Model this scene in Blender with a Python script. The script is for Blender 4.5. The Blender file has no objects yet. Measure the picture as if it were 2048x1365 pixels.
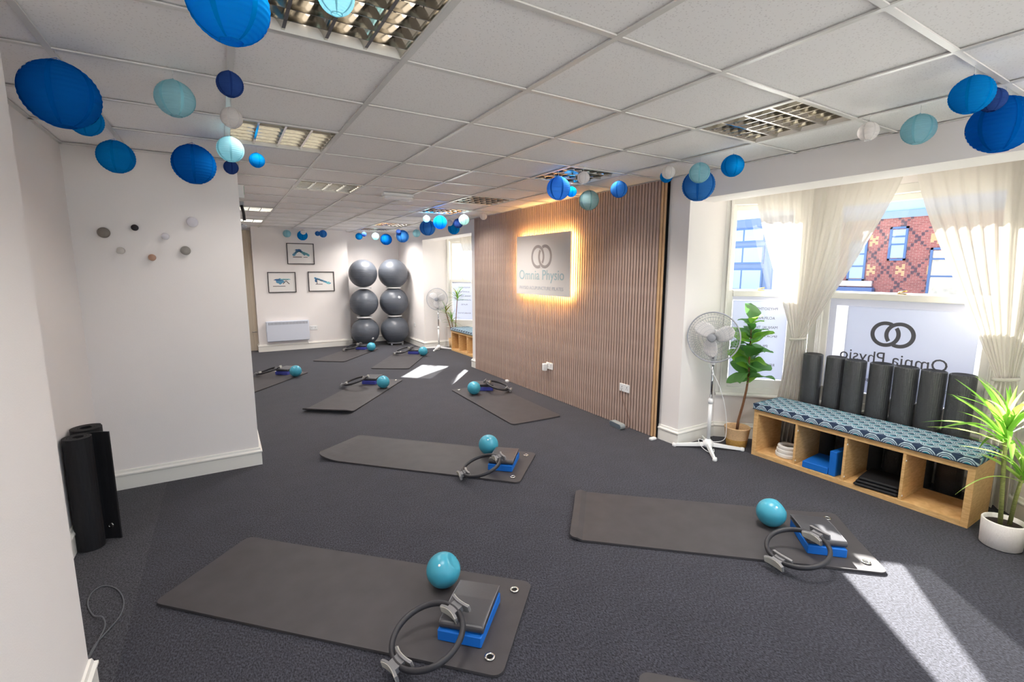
import bpy, math, random
from mathutils import Vector, Matrix
random.seed(11)
SC = bpy.context.scene
COL = SC.collection
PI = math.pi

# ------------------------------------------------------------------ camera
CAM_H = 1.645
Mrows = [[0.8552201, -0.518262, 0.0017594], [-0.0742691, -0.1259149, -0.9892571], [0.5129159, 0.8459018, -0.1461758]]
cd = bpy.data.cameras.new('camera'); cam = bpy.data.objects.new('camera', cd); COL.objects.link(cam)
cd.sensor_width = 36.0; cd.sensor_fit = 'HORIZONTAL'; cd.lens = 950.38 / 2048.0 * 36.0
cd.clip_start = 0.05; cd.clip_end = 300
r, d, f = (Vector(m) for m in Mrows)
cam.matrix_world = Matrix(((r.x, -d.x, -f.x, 0), (r.y, -d.y, -f.y, 0), (r.z, -d.z, -f.z, CAM_H), (0, 0, 0, 1)))
SC.camera = cam

# ------------------------------------------------------------------ light
W = bpy.data.worlds.new('sky'); SC.world = W; W.use_nodes = True
nt = W.node_tree; bg = nt.nodes['Background']
bg.inputs['Color'].default_value = (0.74, 0.86, 1.0, 1); bg.inputs['Strength'].default_value = 1.15
SUN_DIR = Vector((-0.635 * 0.817, -0.772 * 0.817, -0.576)).normalized()
sl = bpy.data.lights.new('sun', 'SUN'); sun = bpy.data.objects.new('sun', sl); COL.objects.link(sun)
sl.energy = 25.0; sl.angle = 0.012; sl.color = (1.0, 0.95, 0.87)
sun.rotation_euler = SUN_DIR.to_track_quat('-Z', 'Y').to_euler(); sun.location = (12, 18, 14)
LAMP_W = 10.0           # a recessed ceiling luminaire on the window side; 
LEFT_FILL = 4.4            # left fittings are unlit; this low light is added fill
LED_STRENGTH = 65.0
SC.view_settings.view_transform = 'Standard'; SC.view_settings.look = 'None'
SC.view_settings.gamma = 1.0; SC.view_settings.use_curve_mapping = False
SC.view_settings.exposure = 1.24

# ------------------------------------------------------------------ materials
def lin(c):
    out = []
    for v in c[:3]:
        v = v / 255.0
        out.append(v / 12.92 if v <= 0.04045 else ((v + 0.055) / 1.055) ** 2.4)
    return (*out, 1.0)
MATS = {}
def N(t, typ, **k):
    n = t.nodes.new(typ)
    for a, b in k.items(): setattr(n, a, b)
    return n
def mat(name, col, rough=0.6, metal=0.0, spec=0.4, var=0.0, vscale=8.0, bump=0.0, bscale=60.0, sheen=0.0, stretch=None):
    if name in MATS: return MATS[name]
    m = bpy.data.materials.new(name); m.use_nodes = True; t = m.node_tree; p = t.nodes['Principled BSDF']
    p.inputs['Base Color'].default_value = lin(col); p.inputs['Roughness'].default_value = rough
    p.inputs['Metallic'].default_value = metal; p.inputs['Specular IOR Level'].default_value = spec
    if sheen: p.inputs['Sheen Weight'].default_value = sheen
    if var or bump:
        tc = N(t, 'ShaderNodeTexCoord'); vec = tc.outputs['Object']
        if stretch:
            mp = N(t, 'ShaderNodeMapping'); mp.inputs['Scale'].default_value = stretch
            t.links.new(vec, mp.inputs['Vector']); vec = mp.outputs['Vector']
    if var:
        n = N(t, 'ShaderNodeTexNoise'); n.inputs['Scale'].default_value = vscale; n.inputs['Detail'].default_value = 4
        t.links.new(vec, n.inputs['Vector'])
        rp = N(t, 'ShaderNodeValToRGB'); l = lin(col)
        rp.color_ramp.elements[0].position = 0.3; rp.color_ramp.elements[1].position = 0.7
        rp.color_ramp.elements[0].color = (*[x * (1 - var) for x in l[:3]], 1)
        rp.color_ramp.elements[1].color = (*[min(1, x * (1 + var)) for x in l[:3]], 1)
        t.links.new(n.outputs['Fac'], rp.inputs['Fac']); t.links.new(rp.outputs['Color'], p.inputs['Base Color'])
    if bump:
        n2 = N(t, 'ShaderNodeTexNoise'); n2.inputs['Scale'].default_value = bscale; n2.inputs['Detail'].default_value = 3
        t.links.new(vec, n2.inputs['Vector'])
        b = N(t, 'ShaderNodeBump'); b.inputs['Strength'].default_value = bump; b.inputs['Distance'].default_value = 0.004
        t.links.new(n2.outputs['Fac'], b.inputs['Height']); t.links.new(b.outputs['Normal'], p.inputs['Normal'])
    MATS[name] = m
    return m
def emit(name, col, s):
    m = bpy.data.materials.new(name); m.use_nodes = True; t = m.node_tree; t.nodes.clear()
    e = N(t, 'ShaderNodeEmission'); e.inputs['Color'].default_value = lin(col); e.inputs['Strength'].default_value = s
    o = N(t, 'ShaderNodeOutputMaterial'); t.links.new(e.outputs[0], o.inputs[0]); MATS[name] = m
    return m
def cloth(name, col, trans=0.5, clear=0.0, gloss=0.0):
    """diffuse + translucent sheet (paper, sheer fabric, frosted film, leaf)"""
    m = bpy.data.materials.new(name); m.use_nodes = True; t = m.node_tree; t.nodes.clear()
    d = N(t, 'ShaderNodeBsdfDiffuse'); d.inputs['Color'].default_value = lin(col)
    tr = N(t, 'ShaderNodeBsdfTranslucent'); tr.inputs['Color'].default_value = lin(col)
    mx = N(t, 'ShaderNodeMixShader'); mx.inputs[0].default_value = trans
    t.links.new(d.outputs[0], mx.inputs[1]); t.links.new(tr.outputs[0], mx.inputs[2])
    last = mx
    if gloss:
        g = N(t, 'ShaderNodeBsdfGlossy'); g.inputs['Roughness'].default_value = 0.35
        m3 = N(t, 'ShaderNodeMixShader'); m3.inputs[0].default_value = gloss
        t.links.new(last.outputs[0], m3.inputs[1]); t.links.new(g.outputs[0], m3.inputs[2]); last = m3
    if clear:
        c = N(t, 'ShaderNodeBsdfTransparent')
        m2 = N(t, 'ShaderNodeMixShader'); m2.inputs[0].default_value = clear
        t.links.new(last.outputs[0], m2.inputs[1]); t.links.new(c.outputs[0], m2.inputs[2]); last = m2
    o = N(t, 'ShaderNodeOutputMaterial'); t.links.new(last.outputs[0], o.inputs[0]); MATS[name] = m
    return m
def glass_mat():
    m = bpy.data.materials.new('window_glass'); m.use_nodes = True; t = m.node_tree; t.nodes.clear()
    c = N(t, 'ShaderNodeBsdfTransparent'); c.inputs['Color'].default_value = (0.93, 0.95, 0.96, 1)
    g = N(t, 'ShaderNodeBsdfGlossy'); g.inputs['Roughness'].default_value = 0.02
    lw = N(t, 'ShaderNodeLayerWeight'); lw.inputs['Blend'].default_value = 0.5
    pw = N(t, 'ShaderNodeMath', operation='POWER'); pw.inputs[1].default_value = 4.0; t.links.new(lw.outputs['Facing'], pw.inputs[0])
    fr = N(t, 'ShaderNodeMath', operation='MULTIPLY_ADD'); fr.inputs[1].default_value = 0.6; fr.inputs[2].default_value = 0.03; t.links.new(pw.outputs[0], fr.inputs[0])
    mx = N(t, 'ShaderNodeMixShader'); o = N(t, 'ShaderNodeOutputMaterial')
    t.links.new(fr.outputs[0], mx.inputs[0]); t.links.new(c.outputs[0], mx.inputs[1]); t.links.new(g.outputs[0], mx.inputs[2])
    t.links.new(mx.outputs[0], o.inputs[0]); MATS['glass'] = m
    return m
def carpet(name, c0, c1):
    m = bpy.data.materials.new(name); m.use_nodes = True; t = m.node_tree; p = t.nodes['Principled BSDF']
    p.inputs['Roughness'].default_value = 0.95; p.inputs['Specular IOR Level'].default_value = 0.15
    p.inputs['Sheen Weight'].default_value = 0.15
    tc = N(t, 'ShaderNodeTexCoord')
    mp = N(t, 'ShaderNodeMapping'); mp.inputs['Scale'].default_value = (1.0, 0.55, 1.0); mp.inputs['Rotation'].default_value = (0, 0, 0.5)
    t.links.new(tc.outputs['Object'], mp.inputs['Vector'])
    n = N(t, 'ShaderNodeTexNoise'); n.inputs['Scale'].default_value = 150; n.inputs['Detail'].default_value = 5; n.inputs['Roughness'].default_value = 0.7
    t.links.new(mp.outputs['Vector'], n.inputs['Vector'])
    n2 = N(t, 'ShaderNodeTexNoise'); n2.inputs['Scale'].default_value = 5; n2.inputs['Detail'].default_value = 3
    t.links.new(tc.outputs['Object'], n2.inputs['Vector'])
    rp = N(t, 'ShaderNodeValToRGB'); rp.color_ramp.elements[0].position = 0.38; rp.color_ramp.elements[1].position = 0.64
    rp.color_ramp.elements[0].color = lin(c0); rp.color_ramp.elements[1].color = lin(c1)
    t.links.new(n.outputs['Fac'], rp.inputs['Fac'])
    mx = N(t, 'ShaderNodeMix', data_type='RGBA', blend_type='MULTIPLY'); mx.inputs['Factor'].default_value = 0.35
    t.links.new(rp.outputs['Color'], mx.inputs['A']); t.links.new(n2.outputs['Fac'], mx.inputs['B'])
    t.links.new(mx.outputs['Result'], p.inputs['Base Color'])
    MATS[name] = m
    return m
def wood(name, c0, c1, scale=(1, 14, 1), rough=0.45):
    m = bpy.data.materials.new(name); m.use_nodes = True; t = m.node_tree; p = t.nodes['Principled BSDF']
    p.inputs['Roughness'].default_value = rough; p.inputs['Specular IOR Level'].default_value = 0.35
    tc = N(t, 'ShaderNodeTexCoord'); mp = N(t, 'ShaderNodeMapping'); mp.inputs['Scale'].default_value = scale
    t.links.new(tc.outputs['Object'], mp.inputs['Vector'])
    n = N(t, 'ShaderNodeTexNoise'); n.inputs['Scale'].default_value = 6; n.inputs['Detail'].default_value = 6; n.inputs['Distortion'].default_value = 0.6
    t.links.new(mp.outputs['Vector'], n.inputs['Vector'])
    rp = N(t, 'ShaderNodeValToRGB'); rp.color_ramp.elements[0].position = 0.32; rp.color_ramp.elements[1].position = 0.68
    rp.color_ramp.elements[0].color = lin(c0); rp.color_ramp.elements[1].color = lin(c1)
    t.links.new(n.outputs['Fac'], rp.inputs['Fac']); t.links.new(rp.outputs['Color'], p.inputs['Base Color'])
    MATS[name] = m
    return m
def ceiling_tile_mat():
    m = bpy.data.materials.new('mineral_tile'); m.use_nodes = True; t = m.node_tree; p = t.nodes['Principled BSDF']
    p.inputs['Roughness'].default_value = 0.7; p.inputs['Specular IOR Level'].default_value = 0.25
    tc = N(t, 'ShaderNodeTexCoord')
    v = N(t, 'ShaderNodeTexVoronoi'); v.inputs['Scale'].default_value = 85
    t.links.new(tc.outputs['Object'], v.inputs['Vector'])
    rp = N(t, 'ShaderNodeValToRGB'); rp.color_ramp.elements[0].position = 0.12; rp.color_ramp.elements[1].position = 0.3
    rp.color_ramp.elements[0].color = lin((230, 226, 224)); rp.color_ramp.elements[1].color = lin((253, 250, 248))
    t.links.new(v.outputs['Distance'], rp.inputs['Fac']); t.links.new(rp.outputs['Color'], p.inputs['Base Color'])
    MATS['tile'] = m
    return m
def scallop_mat():
    """blue cushion print: overlapping fans with teal hearts and dotted rims"""
    m = bpy.data.materials.new('scallop_print'); m.use_nodes = True; t = m.node_tree; p = t.nodes['Principled BSDF']
    p.inputs['Roughness'].default_value = 0.75
    tc = N(t, 'ShaderNodeTexCoord'); sp = N(t, 'ShaderNodeSeparateXYZ'); t.links.new(tc.outputs['Object'], sp.inputs[0])
    def M(op, a, b=None, c=None):
        n = N(t, 'ShaderNodeMath', operation=op)
        for i, x in enumerate((a, b, c)):
            if x is None: continue
            if isinstance(x, (int, float)): n.inputs[i].default_value = x
            else: t.links.new(x, n.inputs[i])
        return n.outputs[0]
    u = M('DIVIDE', sp.outputs['Y'], 0.105)
    v = M('DIVIDE', M('ADD', M('SUBTRACT', sp.outputs['Z'], sp.outputs['X']), 5.0), 0.05)
    row = M('FLOOR', v); odd = M('MULTIPLY', M('MODULO', row, 2.0), 0.5)
    fu = M('SUBTRACT', M('FRACT', M('ADD', M('ADD', u, 20.0), odd)), 0.5)
    fv = M('MULTIPLY', M('FRACT', v), 0.5)
    dd = M('SQRT', M('ADD', M('MULTIPLY', fu, fu), M('MULTIPLY', fv, fv)))
    rp = N(t, 'ShaderNodeValToRGB'); cr = rp.color_ramp; cr.interpolation = 'CONSTANT'
    cols = [(0.0, (20, 110, 130)), (0.12, (30, 150, 165)), (0.2, (200, 214, 220)), (0.26, (44, 72, 100)), (0.31, (176, 196, 208)), (0.38, (44, 72, 100)), (0.43, (186, 205, 214)), (0.5, (38, 58, 86))]
    cr.elements[0].position = 0; cr.elements[0].color = lin(cols[0][1]); cr.elements[1].position = cols[1][0]; cr.elements[1].color = lin(cols[1][1])
    for pos, c in cols[2:]:
        e = cr.elements.new(pos); e.color = lin(c)
    t.links.new(dd, rp.inputs['Fac']); t.links.new(rp.outputs['Color'], p.inputs['Base Color'])
    MATS['scallop'] = m
    return m
def brick_mat():
    m = bpy.data.materials.new('patterned_brick'); m.use_nodes = True; t = m.node_tree; p = t.nodes['Principled BSDF']
    p.inputs['Roughness'].default_value = 0.9
    tc = N(t, 'ShaderNodeTexCoord'); sp = N(t, 'ShaderNodeSeparateXYZ'); t.links.new(tc.outputs['Object'], sp.inputs[0])
    cb = N(t, 'ShaderNodeCombineXYZ'); t.links.new(sp.outputs['Y'], cb.inputs[0]); t.links.new(sp.outputs['Z'], cb.inputs[1])
    bt = N(t, 'ShaderNodeTexBrick'); bt.inputs['Scale'].default_value = 1.0
    bt.inputs['Brick Width'].default_value = 0.225; bt.inputs['Row Height'].default_value = 0.075; bt.inputs['Mortar Size'].default_value = 0.008
    bt.inputs['Color1'].default_value = lin((158, 92, 90)); bt.inputs['Color2'].default_value = lin((134, 76, 75)); bt.inputs['Mortar'].default_value = lin((166, 132, 126))
    t.links.new(cb.outputs[0], bt.inputs['Vector'])
    def M(op, a, b=None):
        n = N(t, 'ShaderNodeMath', operation=op)
        for i, x in enumerate((a, b)):
            if x is None: continue
            if isinstance(x, (int, float)): n.inputs[i].default_value = x
            else: t.links.new(x, n.inputs[i])
        return n.outputs[0]
    qy = M('MULTIPLY', M('FLOOR', M('DIVIDE', sp.outputs['Y'], 0.1125)), 0.1125)
    qz = M('MULTIPLY', M('FLOOR', M('DIVIDE', sp.outputs['Z'], 0.075)), 0.075)
    PY, PZ = 1.1, 1.35
    a = M('DIVIDE', qy, PY); b = M('DIVIDE', qz, PZ)
    def tri(x): return M('ABSOLUTE', M('SUBTRACT', M('FRACT', M('ADD', x, 50.0)), 0.5))
    d1 = tri(M('ADD', a, b)); d2 = tri(M('SUBTRACT', a, b))
    line = M('MAXIMUM', M('LESS_THAN', d1, 0.05), M('LESS_THAN', d2, 0.05))
    # cream crosses at the diamond crossings
    ex = tri(M('ADD', a, 0.5)); ez = tri(b)
    near = M('MULTIPLY', M('LESS_THAN', tri(a), 0.17), M('LESS_THAN', ez, 0.17))
    xs = M('MULTIPLY', near, M('LESS_THAN', M('ABSOLUTE', M('SUBTRACT', tri(a), ez)), 0.07))
    mx = N(t, 'ShaderNodeMix', data_type='RGBA'); t.links.new(line, mx.inputs['Factor']); t.links.new(bt.outputs['Color'], mx.inputs['A']); mx.inputs['B'].default_value = lin((88, 66, 76))
    m2 = N(t, 'ShaderNodeMix', data_type='RGBA'); t.links.new(xs, m2.inputs['Factor']); t.links.new(mx.outputs['Result'], m2.inputs['A']); m2.inputs['B'].default_value = lin((190, 156, 118))
    t.links.new(m2.outputs['Result'], p.inputs['Base Color']); MATS['brick'] = m
    return m

WALL = mat('painted_wall', (245, 239, 236), 0.75, var=0.015, vscale=1.5, bump=0.12, bscale=180)
TRIM = mat('gloss_trim', (240, 237, 230), 0.35)
CEIL = ceiling_tile_mat(); TEE = mat('tee_bar', (224, 221, 216), 0.3, spec=0.5)
CARPET = carpet('charcoal_carpet', (22, 22, 27), (80, 80, 91)); CARPET2 = carpet('side_carpet', (30, 30, 36), (90, 90, 98))
SLAT = wood('slat_veneer', (162, 136, 124), (204, 180, 168), (30, 30, 1.2), 0.5)
SLAT2 = wood('lighter_slats', (196, 154, 112), (226, 190, 148), (30, 30, 1.2), 0.5)
FELT = mat('black_felt', (22, 21, 22), 0.95, spec=0.1)
OAK = wood('oak_board', (206, 160, 104), (228, 188, 132), (3, 3, 14), 0.45)
SCALLOP = scallop_mat(); GLASS = glass_mat(); BRICK = brick_mat()
FILM = cloth('frosted_film', (190, 191, 204), 0.17)
POSTER = cloth('white_sheet', (218, 222, 236), 0.17)
SHEER = cloth('sheer_curtain', (228, 222, 213), 0.16, clear=0.12)
MATBLK = mat('mat_rubber', (68, 65, 67), 0.55, spec=0.28, var=0.1, vscale=7, bump=0.1, bscale=300)
MATEDGE = mat('rolled_rubber', (30, 30, 33), 0.6, spec=0.3, var=0.08, vscale=5)
STEEL = mat('polished_steel', (205, 203, 198), 0.18, metal=1.0)
CHROME = mat('chrome', (190, 192, 196), 0.12, metal=1.0)
HOLE_SHADE = mat('hole_shade', (14, 14, 15), 0.9)
TEAL = mat('teal_vinyl', (66, 158, 182), 0.32, spec=0.5, var=0.06, vscale=14)
BLUEFOAM = mat('blue_foam', (10, 104, 196), 0.65, bump=0.1, bscale=400)
PURPFOAM = mat('indigo_foam', (66, 72, 160), 0.65, bump=0.1, bscale=400)
VINYL = mat('black_vinyl', (66, 65, 69), 0.33, spec=0.55, bump=0.08, bscale=90)
PIPING = mat('vinyl_edge', (128, 127, 132), 0.35)
HOOP = mat('hoop_foam', (48, 47, 51), 0.45)
GRIP = mat('grip_grey', (118, 117, 119), 0.5); GRIPPAD = mat('grip_pad', (182, 180, 172), 0.65)
GYM = mat('gym_ball_vinyl', (90, 95, 104), 0.36, spec=0.5, var=0.03, vscale=4)
WHITEPL = mat('white_plastic', (238, 238, 238), 0.35); GREYPL = mat('grey_plastic', (150, 152, 158), 0.4)
DARKPL = mat('dark_plastic', (34, 34, 38), 0.4); HEATER = mat('heater_enamel', (216, 220, 232), 0.35)
FANWHITE = mat('fan_blade_plastic', (226, 223, 222), 0.35); WIRE = mat('fan_wire', (168, 170, 178), 0.4)
PAPER = mat('art_paper', (240, 236, 232), 0.6); BLACKWOOD = mat('black_frame', (48, 42, 44), 0.5)
STRAW = mat('woven_straw', (222, 184, 140), 0.85, var=0.12, vscale=60, bump=0.8, bscale=120, stretch=(1, 1, 3)); STRAW2 = mat('golden_straw', (202, 156, 84), 0.85, var=0.2, vscale=70, bump=0.9, bscale=120, stretch=(1, 1, 3))
SOIL = mat('soil', (40, 30, 26), 0.95, bump=0.8, bscale=80); BARK = mat('bark', (132, 92, 66), 0.85, var=0.2, vscale=30, bump=0.5, bscale=90, stretch=(4, 4, 1))
GREENSTEM = mat('green_cane', (120, 124, 70), 0.7, var=0.25, vscale=40, bump=0.5, bscale=60, stretch=(1, 1, 4))
LEAFD = cloth('fig_leaf', (96, 156, 76), 0.5, gloss=0.08); LEAFL = cloth('young_fig_leaf', (146, 202, 74), 0.5, gloss=0.08)
BLADE = cloth('dracaena_leaf', (122, 176, 62), 0.45, gloss=0.06); BLADE2 = cloth('pale_dracaena_leaf', (184, 214, 110), 0.45, gloss=0.06)
BLADE3 = cloth('dry_tipped_leaf', (150, 150, 66), 0.4)
POTWHITE = mat('ribbed_ceramic', (232, 226, 222), 0.6); LOUVRE = mat('mirror_louvre', (196, 192, 184), 0.12, metal=1.0)
TUBE = emit('fluorescent_tube', (255, 238, 214), 0.8); LED = emit('warm_led', (255, 200, 120), LED_STRENGTH)
LOGOGREY = mat('logo_taupe', (174, 164, 160), 0.5); LETTERBLUE = mat('letter_pale_blue', (176, 200, 204), 0.5); LETTERPALE = mat('letter_pale_grey', (192, 192, 198), 0.5)
SIGNW = mat('sign_white', (232, 227, 222), 0.7); LETTERDARK = mat('film_lettering', (92, 92, 98), 0.6)
ROLLER = mat('foam_roller', (66, 67, 70), 0.34, spec=0.5)
def dimple(m):
    t = m.node_tree; p = t.nodes['Principled BSDF']; tc = N(t, 'ShaderNodeTexCoord'); mp = N(t, 'ShaderNodeMapping'); mp.inputs['Scale'].default_value = (110, 110, 75)
    t.links.new(tc.outputs['Object'], mp.inputs['Vector']); v = N(t, 'ShaderNodeTexVoronoi'); v.inputs['Scale'].default_value = 1.0; v.inputs['Randomness'].default_value = 0.15
    t.links.new(mp.outputs['Vector'], v.inputs['Vector']); b = N(t, 'ShaderNodeBump'); b.inputs['Strength'].default_value = 0.7; b.inputs['Distance'].default_value = 0.004
    t.links.new(v.outputs['Distance'], b.inputs['Height']); t.links.new(b.outputs['Normal'], p.inputs['Normal'])
dimple(ROLLER)

# ------------------------------------------------------------------ mesh helpers
class MB:
    def __init__(s): s.v = []; s.f = []; s.sm = []
    def add(s, vs, fs, smooth=False):
        o = len(s.v); s.v += [tuple(x) for x in vs]
        for q in fs: s.f.append([i + o for i in q]); s.sm.append(smooth)
        return s
    def box(s, x0, x1, y0, y1, z0, z1):
        return s.add([(x0, y0, z0), (x1, y0, z0), (x1, y1, z0), (x0, y1, z0), (x0, y0, z1), (x1, y0, z1), (x1, y1, z1), (x0, y1, z1)],
                     [(3, 2, 1, 0), (4, 5, 6, 7), (0, 1, 5, 4), (1, 2, 6, 5), (2, 3, 7, 6), (3, 0, 4, 7)])
    def rbox(s, x0, x1, y0, y1, z0, z1, b):
        """box with chamfered edges"""
        st = len(s.v); vs = []
        for (z, i) in ((z0, b), (z0 + b, 0), (z1 - b, 0), (z1, b)):
            a0, a1, c0, c1 = x0 + i, x1 - i, y0 + i, y1 - i; k = b
            vs += [(a0 + k, c0, z), (a1 - k, c0, z), (a1, c0 + k, z), (a1, c1 - k, z), (a1 - k, c1, z), (a0 + k, c1, z), (a0, c1 - k, z), (a0, c0 + k, z)]
        fs = [tuple(range(7, -1, -1)), tuple(range(24, 32))]
        for L in range(3):
            for i in range(8): j = (i + 1) % 8; fs.append((L * 8 + i, L * 8 + j, L * 8 + 8 + j, L * 8 + 8 + i))
        return s.add(vs, fs)
    def prism(s, poly, z0, z1):
        n = len(poly); vs = [(x, y, z0) for x, y in poly] + [(x, y, z1) for x, y in poly]
        fs = [tuple(range(n - 1, -1, -1)), tuple(range(n, 2 * n))] + [(i, (i + 1) % n, n + (i + 1) % n, n + i) for i in range(n)]
        return s.add(vs, fs)
    def lathe(s, prof, n=24, o=(0, 0, 0), smooth=True, closed=False, m=None):
        vs = []; k = len(prof)
        for i in range(n):
            a = 2 * PI * i / n; ca, sa = math.cos(a), math.sin(a)
            for (rr, z) in prof:
                p = Vector((rr * ca, rr * sa, z))
                if m: p = m @ p
                vs.append((p.x + o[0], p.y + o[1], p.z + o[2]))
        fs = []
        for i in range(n):
            j = (i + 1) % n
            for q in range(k if closed else k - 1):
                w = (q + 1) % k
                fs.append((i * k + q, j * k + q, j * k + w, i * k + w))
        return s.add(vs, fs, smooth)
    def tube(s, pts, rad, n=8, closed=False, smooth=True, flat=1.0, up=None):
        pts = [Vector(p) for p in pts]; k = len(pts); vs = []
        prev = None
        for i, p in enumerate(pts):
            if closed: t = pts[(i + 1) % k] - pts[i - 1]
            else: t = pts[min(i + 1, k - 1)] - pts[max(i - 1, 0)]
            if t.length < 1e-9: t = Vector((0, 0, 1))
            t.normalize()
            u = Vector(up) if up is not None else (Vector((0, 0, 1)) if abs(t.z) < 0.9 else Vector((1, 0, 0)))
            if up is None and prev is not None: u = prev
            a = (u - t * u.dot(t)); a = a.normalized() if a.length > 1e-6 else t.orthogonal().normalized()
            prev = a; b = t.cross(a); rr = rad[i] if isinstance(rad, (list, tuple)) else rad
            for j in range(n):
                g = 2 * PI * j / n; vs.append(p + a * (rr * math.cos(g)) + b * (rr * flat * math.sin(g)))
        fs = []
        for i in range(k if closed else k - 1):
            i2 = (i + 1) % k
            for j in range(n): j2 = (j + 1) % n; fs.append((i * n + j, i * n + j2, i2 * n + j2, i2 * n + j))
        if not closed: fs += [tuple(range(n - 1, -1, -1)), tuple(range((k - 1) * n, k * n))]
        return s.add(vs, fs, smooth)
    def grid(s, rows, smooth=True, wrap=False):
        k = len(rows[0]); vs = [p for r_ in rows for p in r_]; fs = []
        for i in range(len(rows) - 1):
            for j in range(k if wrap else k - 1):
                j2 = (j + 1) % k; fs.append((i * k + j, i * k + j2, (i + 1) * k + j2, (i + 1) * k + j))
        return s.add(vs, fs, smooth)
    def sweep(s, path, prof, side=1, closed=False):
        """profile (offset, z) swept along a 2-D path with mitred corners; offset to the left (side=1) or right"""
        n = len(path); rows = []
        for i in range(n):
            p = Vector(path[i]); 
            d0 = (Vector(path[i]) - Vector(path[i - 1])).normalized() if (i > 0 or closed) else None
            d1 = (Vector(path[(i + 1) % n]) - Vector(path[i])).normalized() if (i < n - 1 or closed) else None
            if d0 is None: d0 = d1
            if d1 is None: d1 = d0
            n0 = Vector((-d0.y, d0.x)); n1 = Vector((-d1.y, d1.x)); mm = n0 + n1; mm = mm / max(1e-6, mm.dot(n0)) if mm.length > 1e-6 else n0
            rows.append([(p.x + mm.x * o * side, p.y + mm.y * o * side, z) for o, z in prof])
        k = len(prof); vs = [p for r_ in rows for p in r_]; fs = []
        for i in range(n if closed else n - 1):
            i2 = (i + 1) % n
            for j in range(k): j2 = (j + 1) % k; fs.append((i * k + j, i * k + j2, i2 * k + j2, i2 * k + j))
        if not closed: fs += [tuple(range(k - 1, -1, -1)), tuple(range((n - 1) * k, n * k))]
        return s.add(vs, fs)
    def xf(s, m, start=0):
        s.v[start:] = [tuple(m @ Vector(p)) for p in s.v[start:]]; return s
    def mesh(s, name):
        me = bpy.data.meshes.new(name); me.from_pydata(s.v, [], s.f); me.polygons.foreach_set('use_smooth', s.sm); me.update()
        return me
    def build(s, name, m, parent=None, bevel=0.0, sub=0):
        return link(name, s.mesh(name), m, parent, bevel, sub)
def link(name, me, m, parent=None, bevel=0.0, sub=0):
    if m is not None and not me.materials: me.materials.append(m)
    o = bpy.data.objects.new(name, me); COL.objects.link(o)
    if parent is not None: o.parent = parent
    if bevel:
        b = o.modifiers.new('bevel', 'BEVEL'); b.width = bevel; b.segments = 2; b.limit_method = 'ANGLE'
    if sub:
        b = o.modifiers.new('sub', 'SUBSURF'); b.levels = sub; b.render_levels = sub
    return o
def tag(o, label=None, cat=None, group=None, kind=None):
    if label: o['label'] = label
    if cat: o['category'] = cat
    if group: o['group'] = group
    if kind: o['kind'] = kind
    return o
def thing(name, label, cat, loc=(0, 0, 0), rz=0.0, group=None, kind=None):
    o = bpy.data.objects.new(name, None); o.empty_display_size = 0.1; COL.objects.link(o)
    o.location = loc; o.rotation_euler = (0, 0, rz)
    return tag(o, label, cat, group, kind)
def struct(name, mb, m, label, cat, bevel=0.0):
    return tag(mb.build(name, m, None, bevel), label, cat, None, 'structure')
def frame_of(o, right, up):
    r_ = Vector(right).normalized(); u = Vector(up).normalized(); n = r_.cross(u); o = Vector(o)
    return Matrix(((r_.x, u.x, n.x, o.x), (r_.y, u.y, n.y, o.y), (r_.z, u.z, n.z, o.z), (0, 0, 0, 1)))
def text_words(body, width, height, mirror=False, depth=0.0015):
    """the same lettering as one mesh per word, each already in its place"""
    def raw(s):
        c = bpy.data.curves.new('t', 'FONT'); c.body = s; c.extrude = depth; c.resolution_u = 3
        o = bpy.data.objects.new('t', c); COL.objects.link(o); bpy.context.view_layer.update()
        me = bpy.data.meshes.new_from_object(o.evaluated_get(bpy.context.evaluated_depsgraph_get())); bpy.data.objects.remove(o); bpy.data.curves.remove(c)
        xs = [v.co.x for v in me.vertices]; ys = [v.co.y for v in me.vertices]
        return me, min(xs), max(xs), min(ys), max(ys)
    full, X0, X1, Y0, Y1 = raw(body); ax = width / (X1 - X0); ay = height / (Y1 - Y0); out = []; ws = body.split(' ')
    for k, w_ in enumerate(ws):
        me, a, b, _, _ = raw(w_); pre = raw(' '.join(ws[:k + 1])); off = pre[2] - b
        for v in me.vertices: v.co = ((v.co.x + off - (X0 + X1) / 2) * ax * (-1 if mirror else 1), (v.co.y - (Y0 + Y1) / 2) * ay, v.co.z)
        me.materials.clear(); me.name = 'lettering'; out.append(me); bpy.data.meshes.remove(pre[0])
    bpy.data.meshes.remove(full)
    return out
def rings_logo(R, w, sep, mirror=False, depth=0.0015):
    """two interlocking open rings"""
    mb = MB(); sg = -1 if mirror else 1
    for k, (cx, a0, a1) in enumerate(((-sep / 2, -38, 296), (sep / 2, 142, 476))):
        lo = []; hi = []
        for i in range(49):
            a = math.radians(a0 + (a1 - a0) * i / 48); c, s_ = math.cos(a), math.sin(a)
            lo.append((c, s_))
        rows = []
        for c, s_ in lo:
            z1 = depth + k * 0.0004
            rows.append([(sg * (cx + (R - w) * c), (R - w) * s_, 0), (sg * (cx + (R - w) * c), (R - w) * s_, z1), (sg * (cx + R * c), R * s_, z1), (sg * (cx + R * c), R * s_, 0)])
        mb.grid(rows, smooth=False, wrap=True)
    return mb

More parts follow.
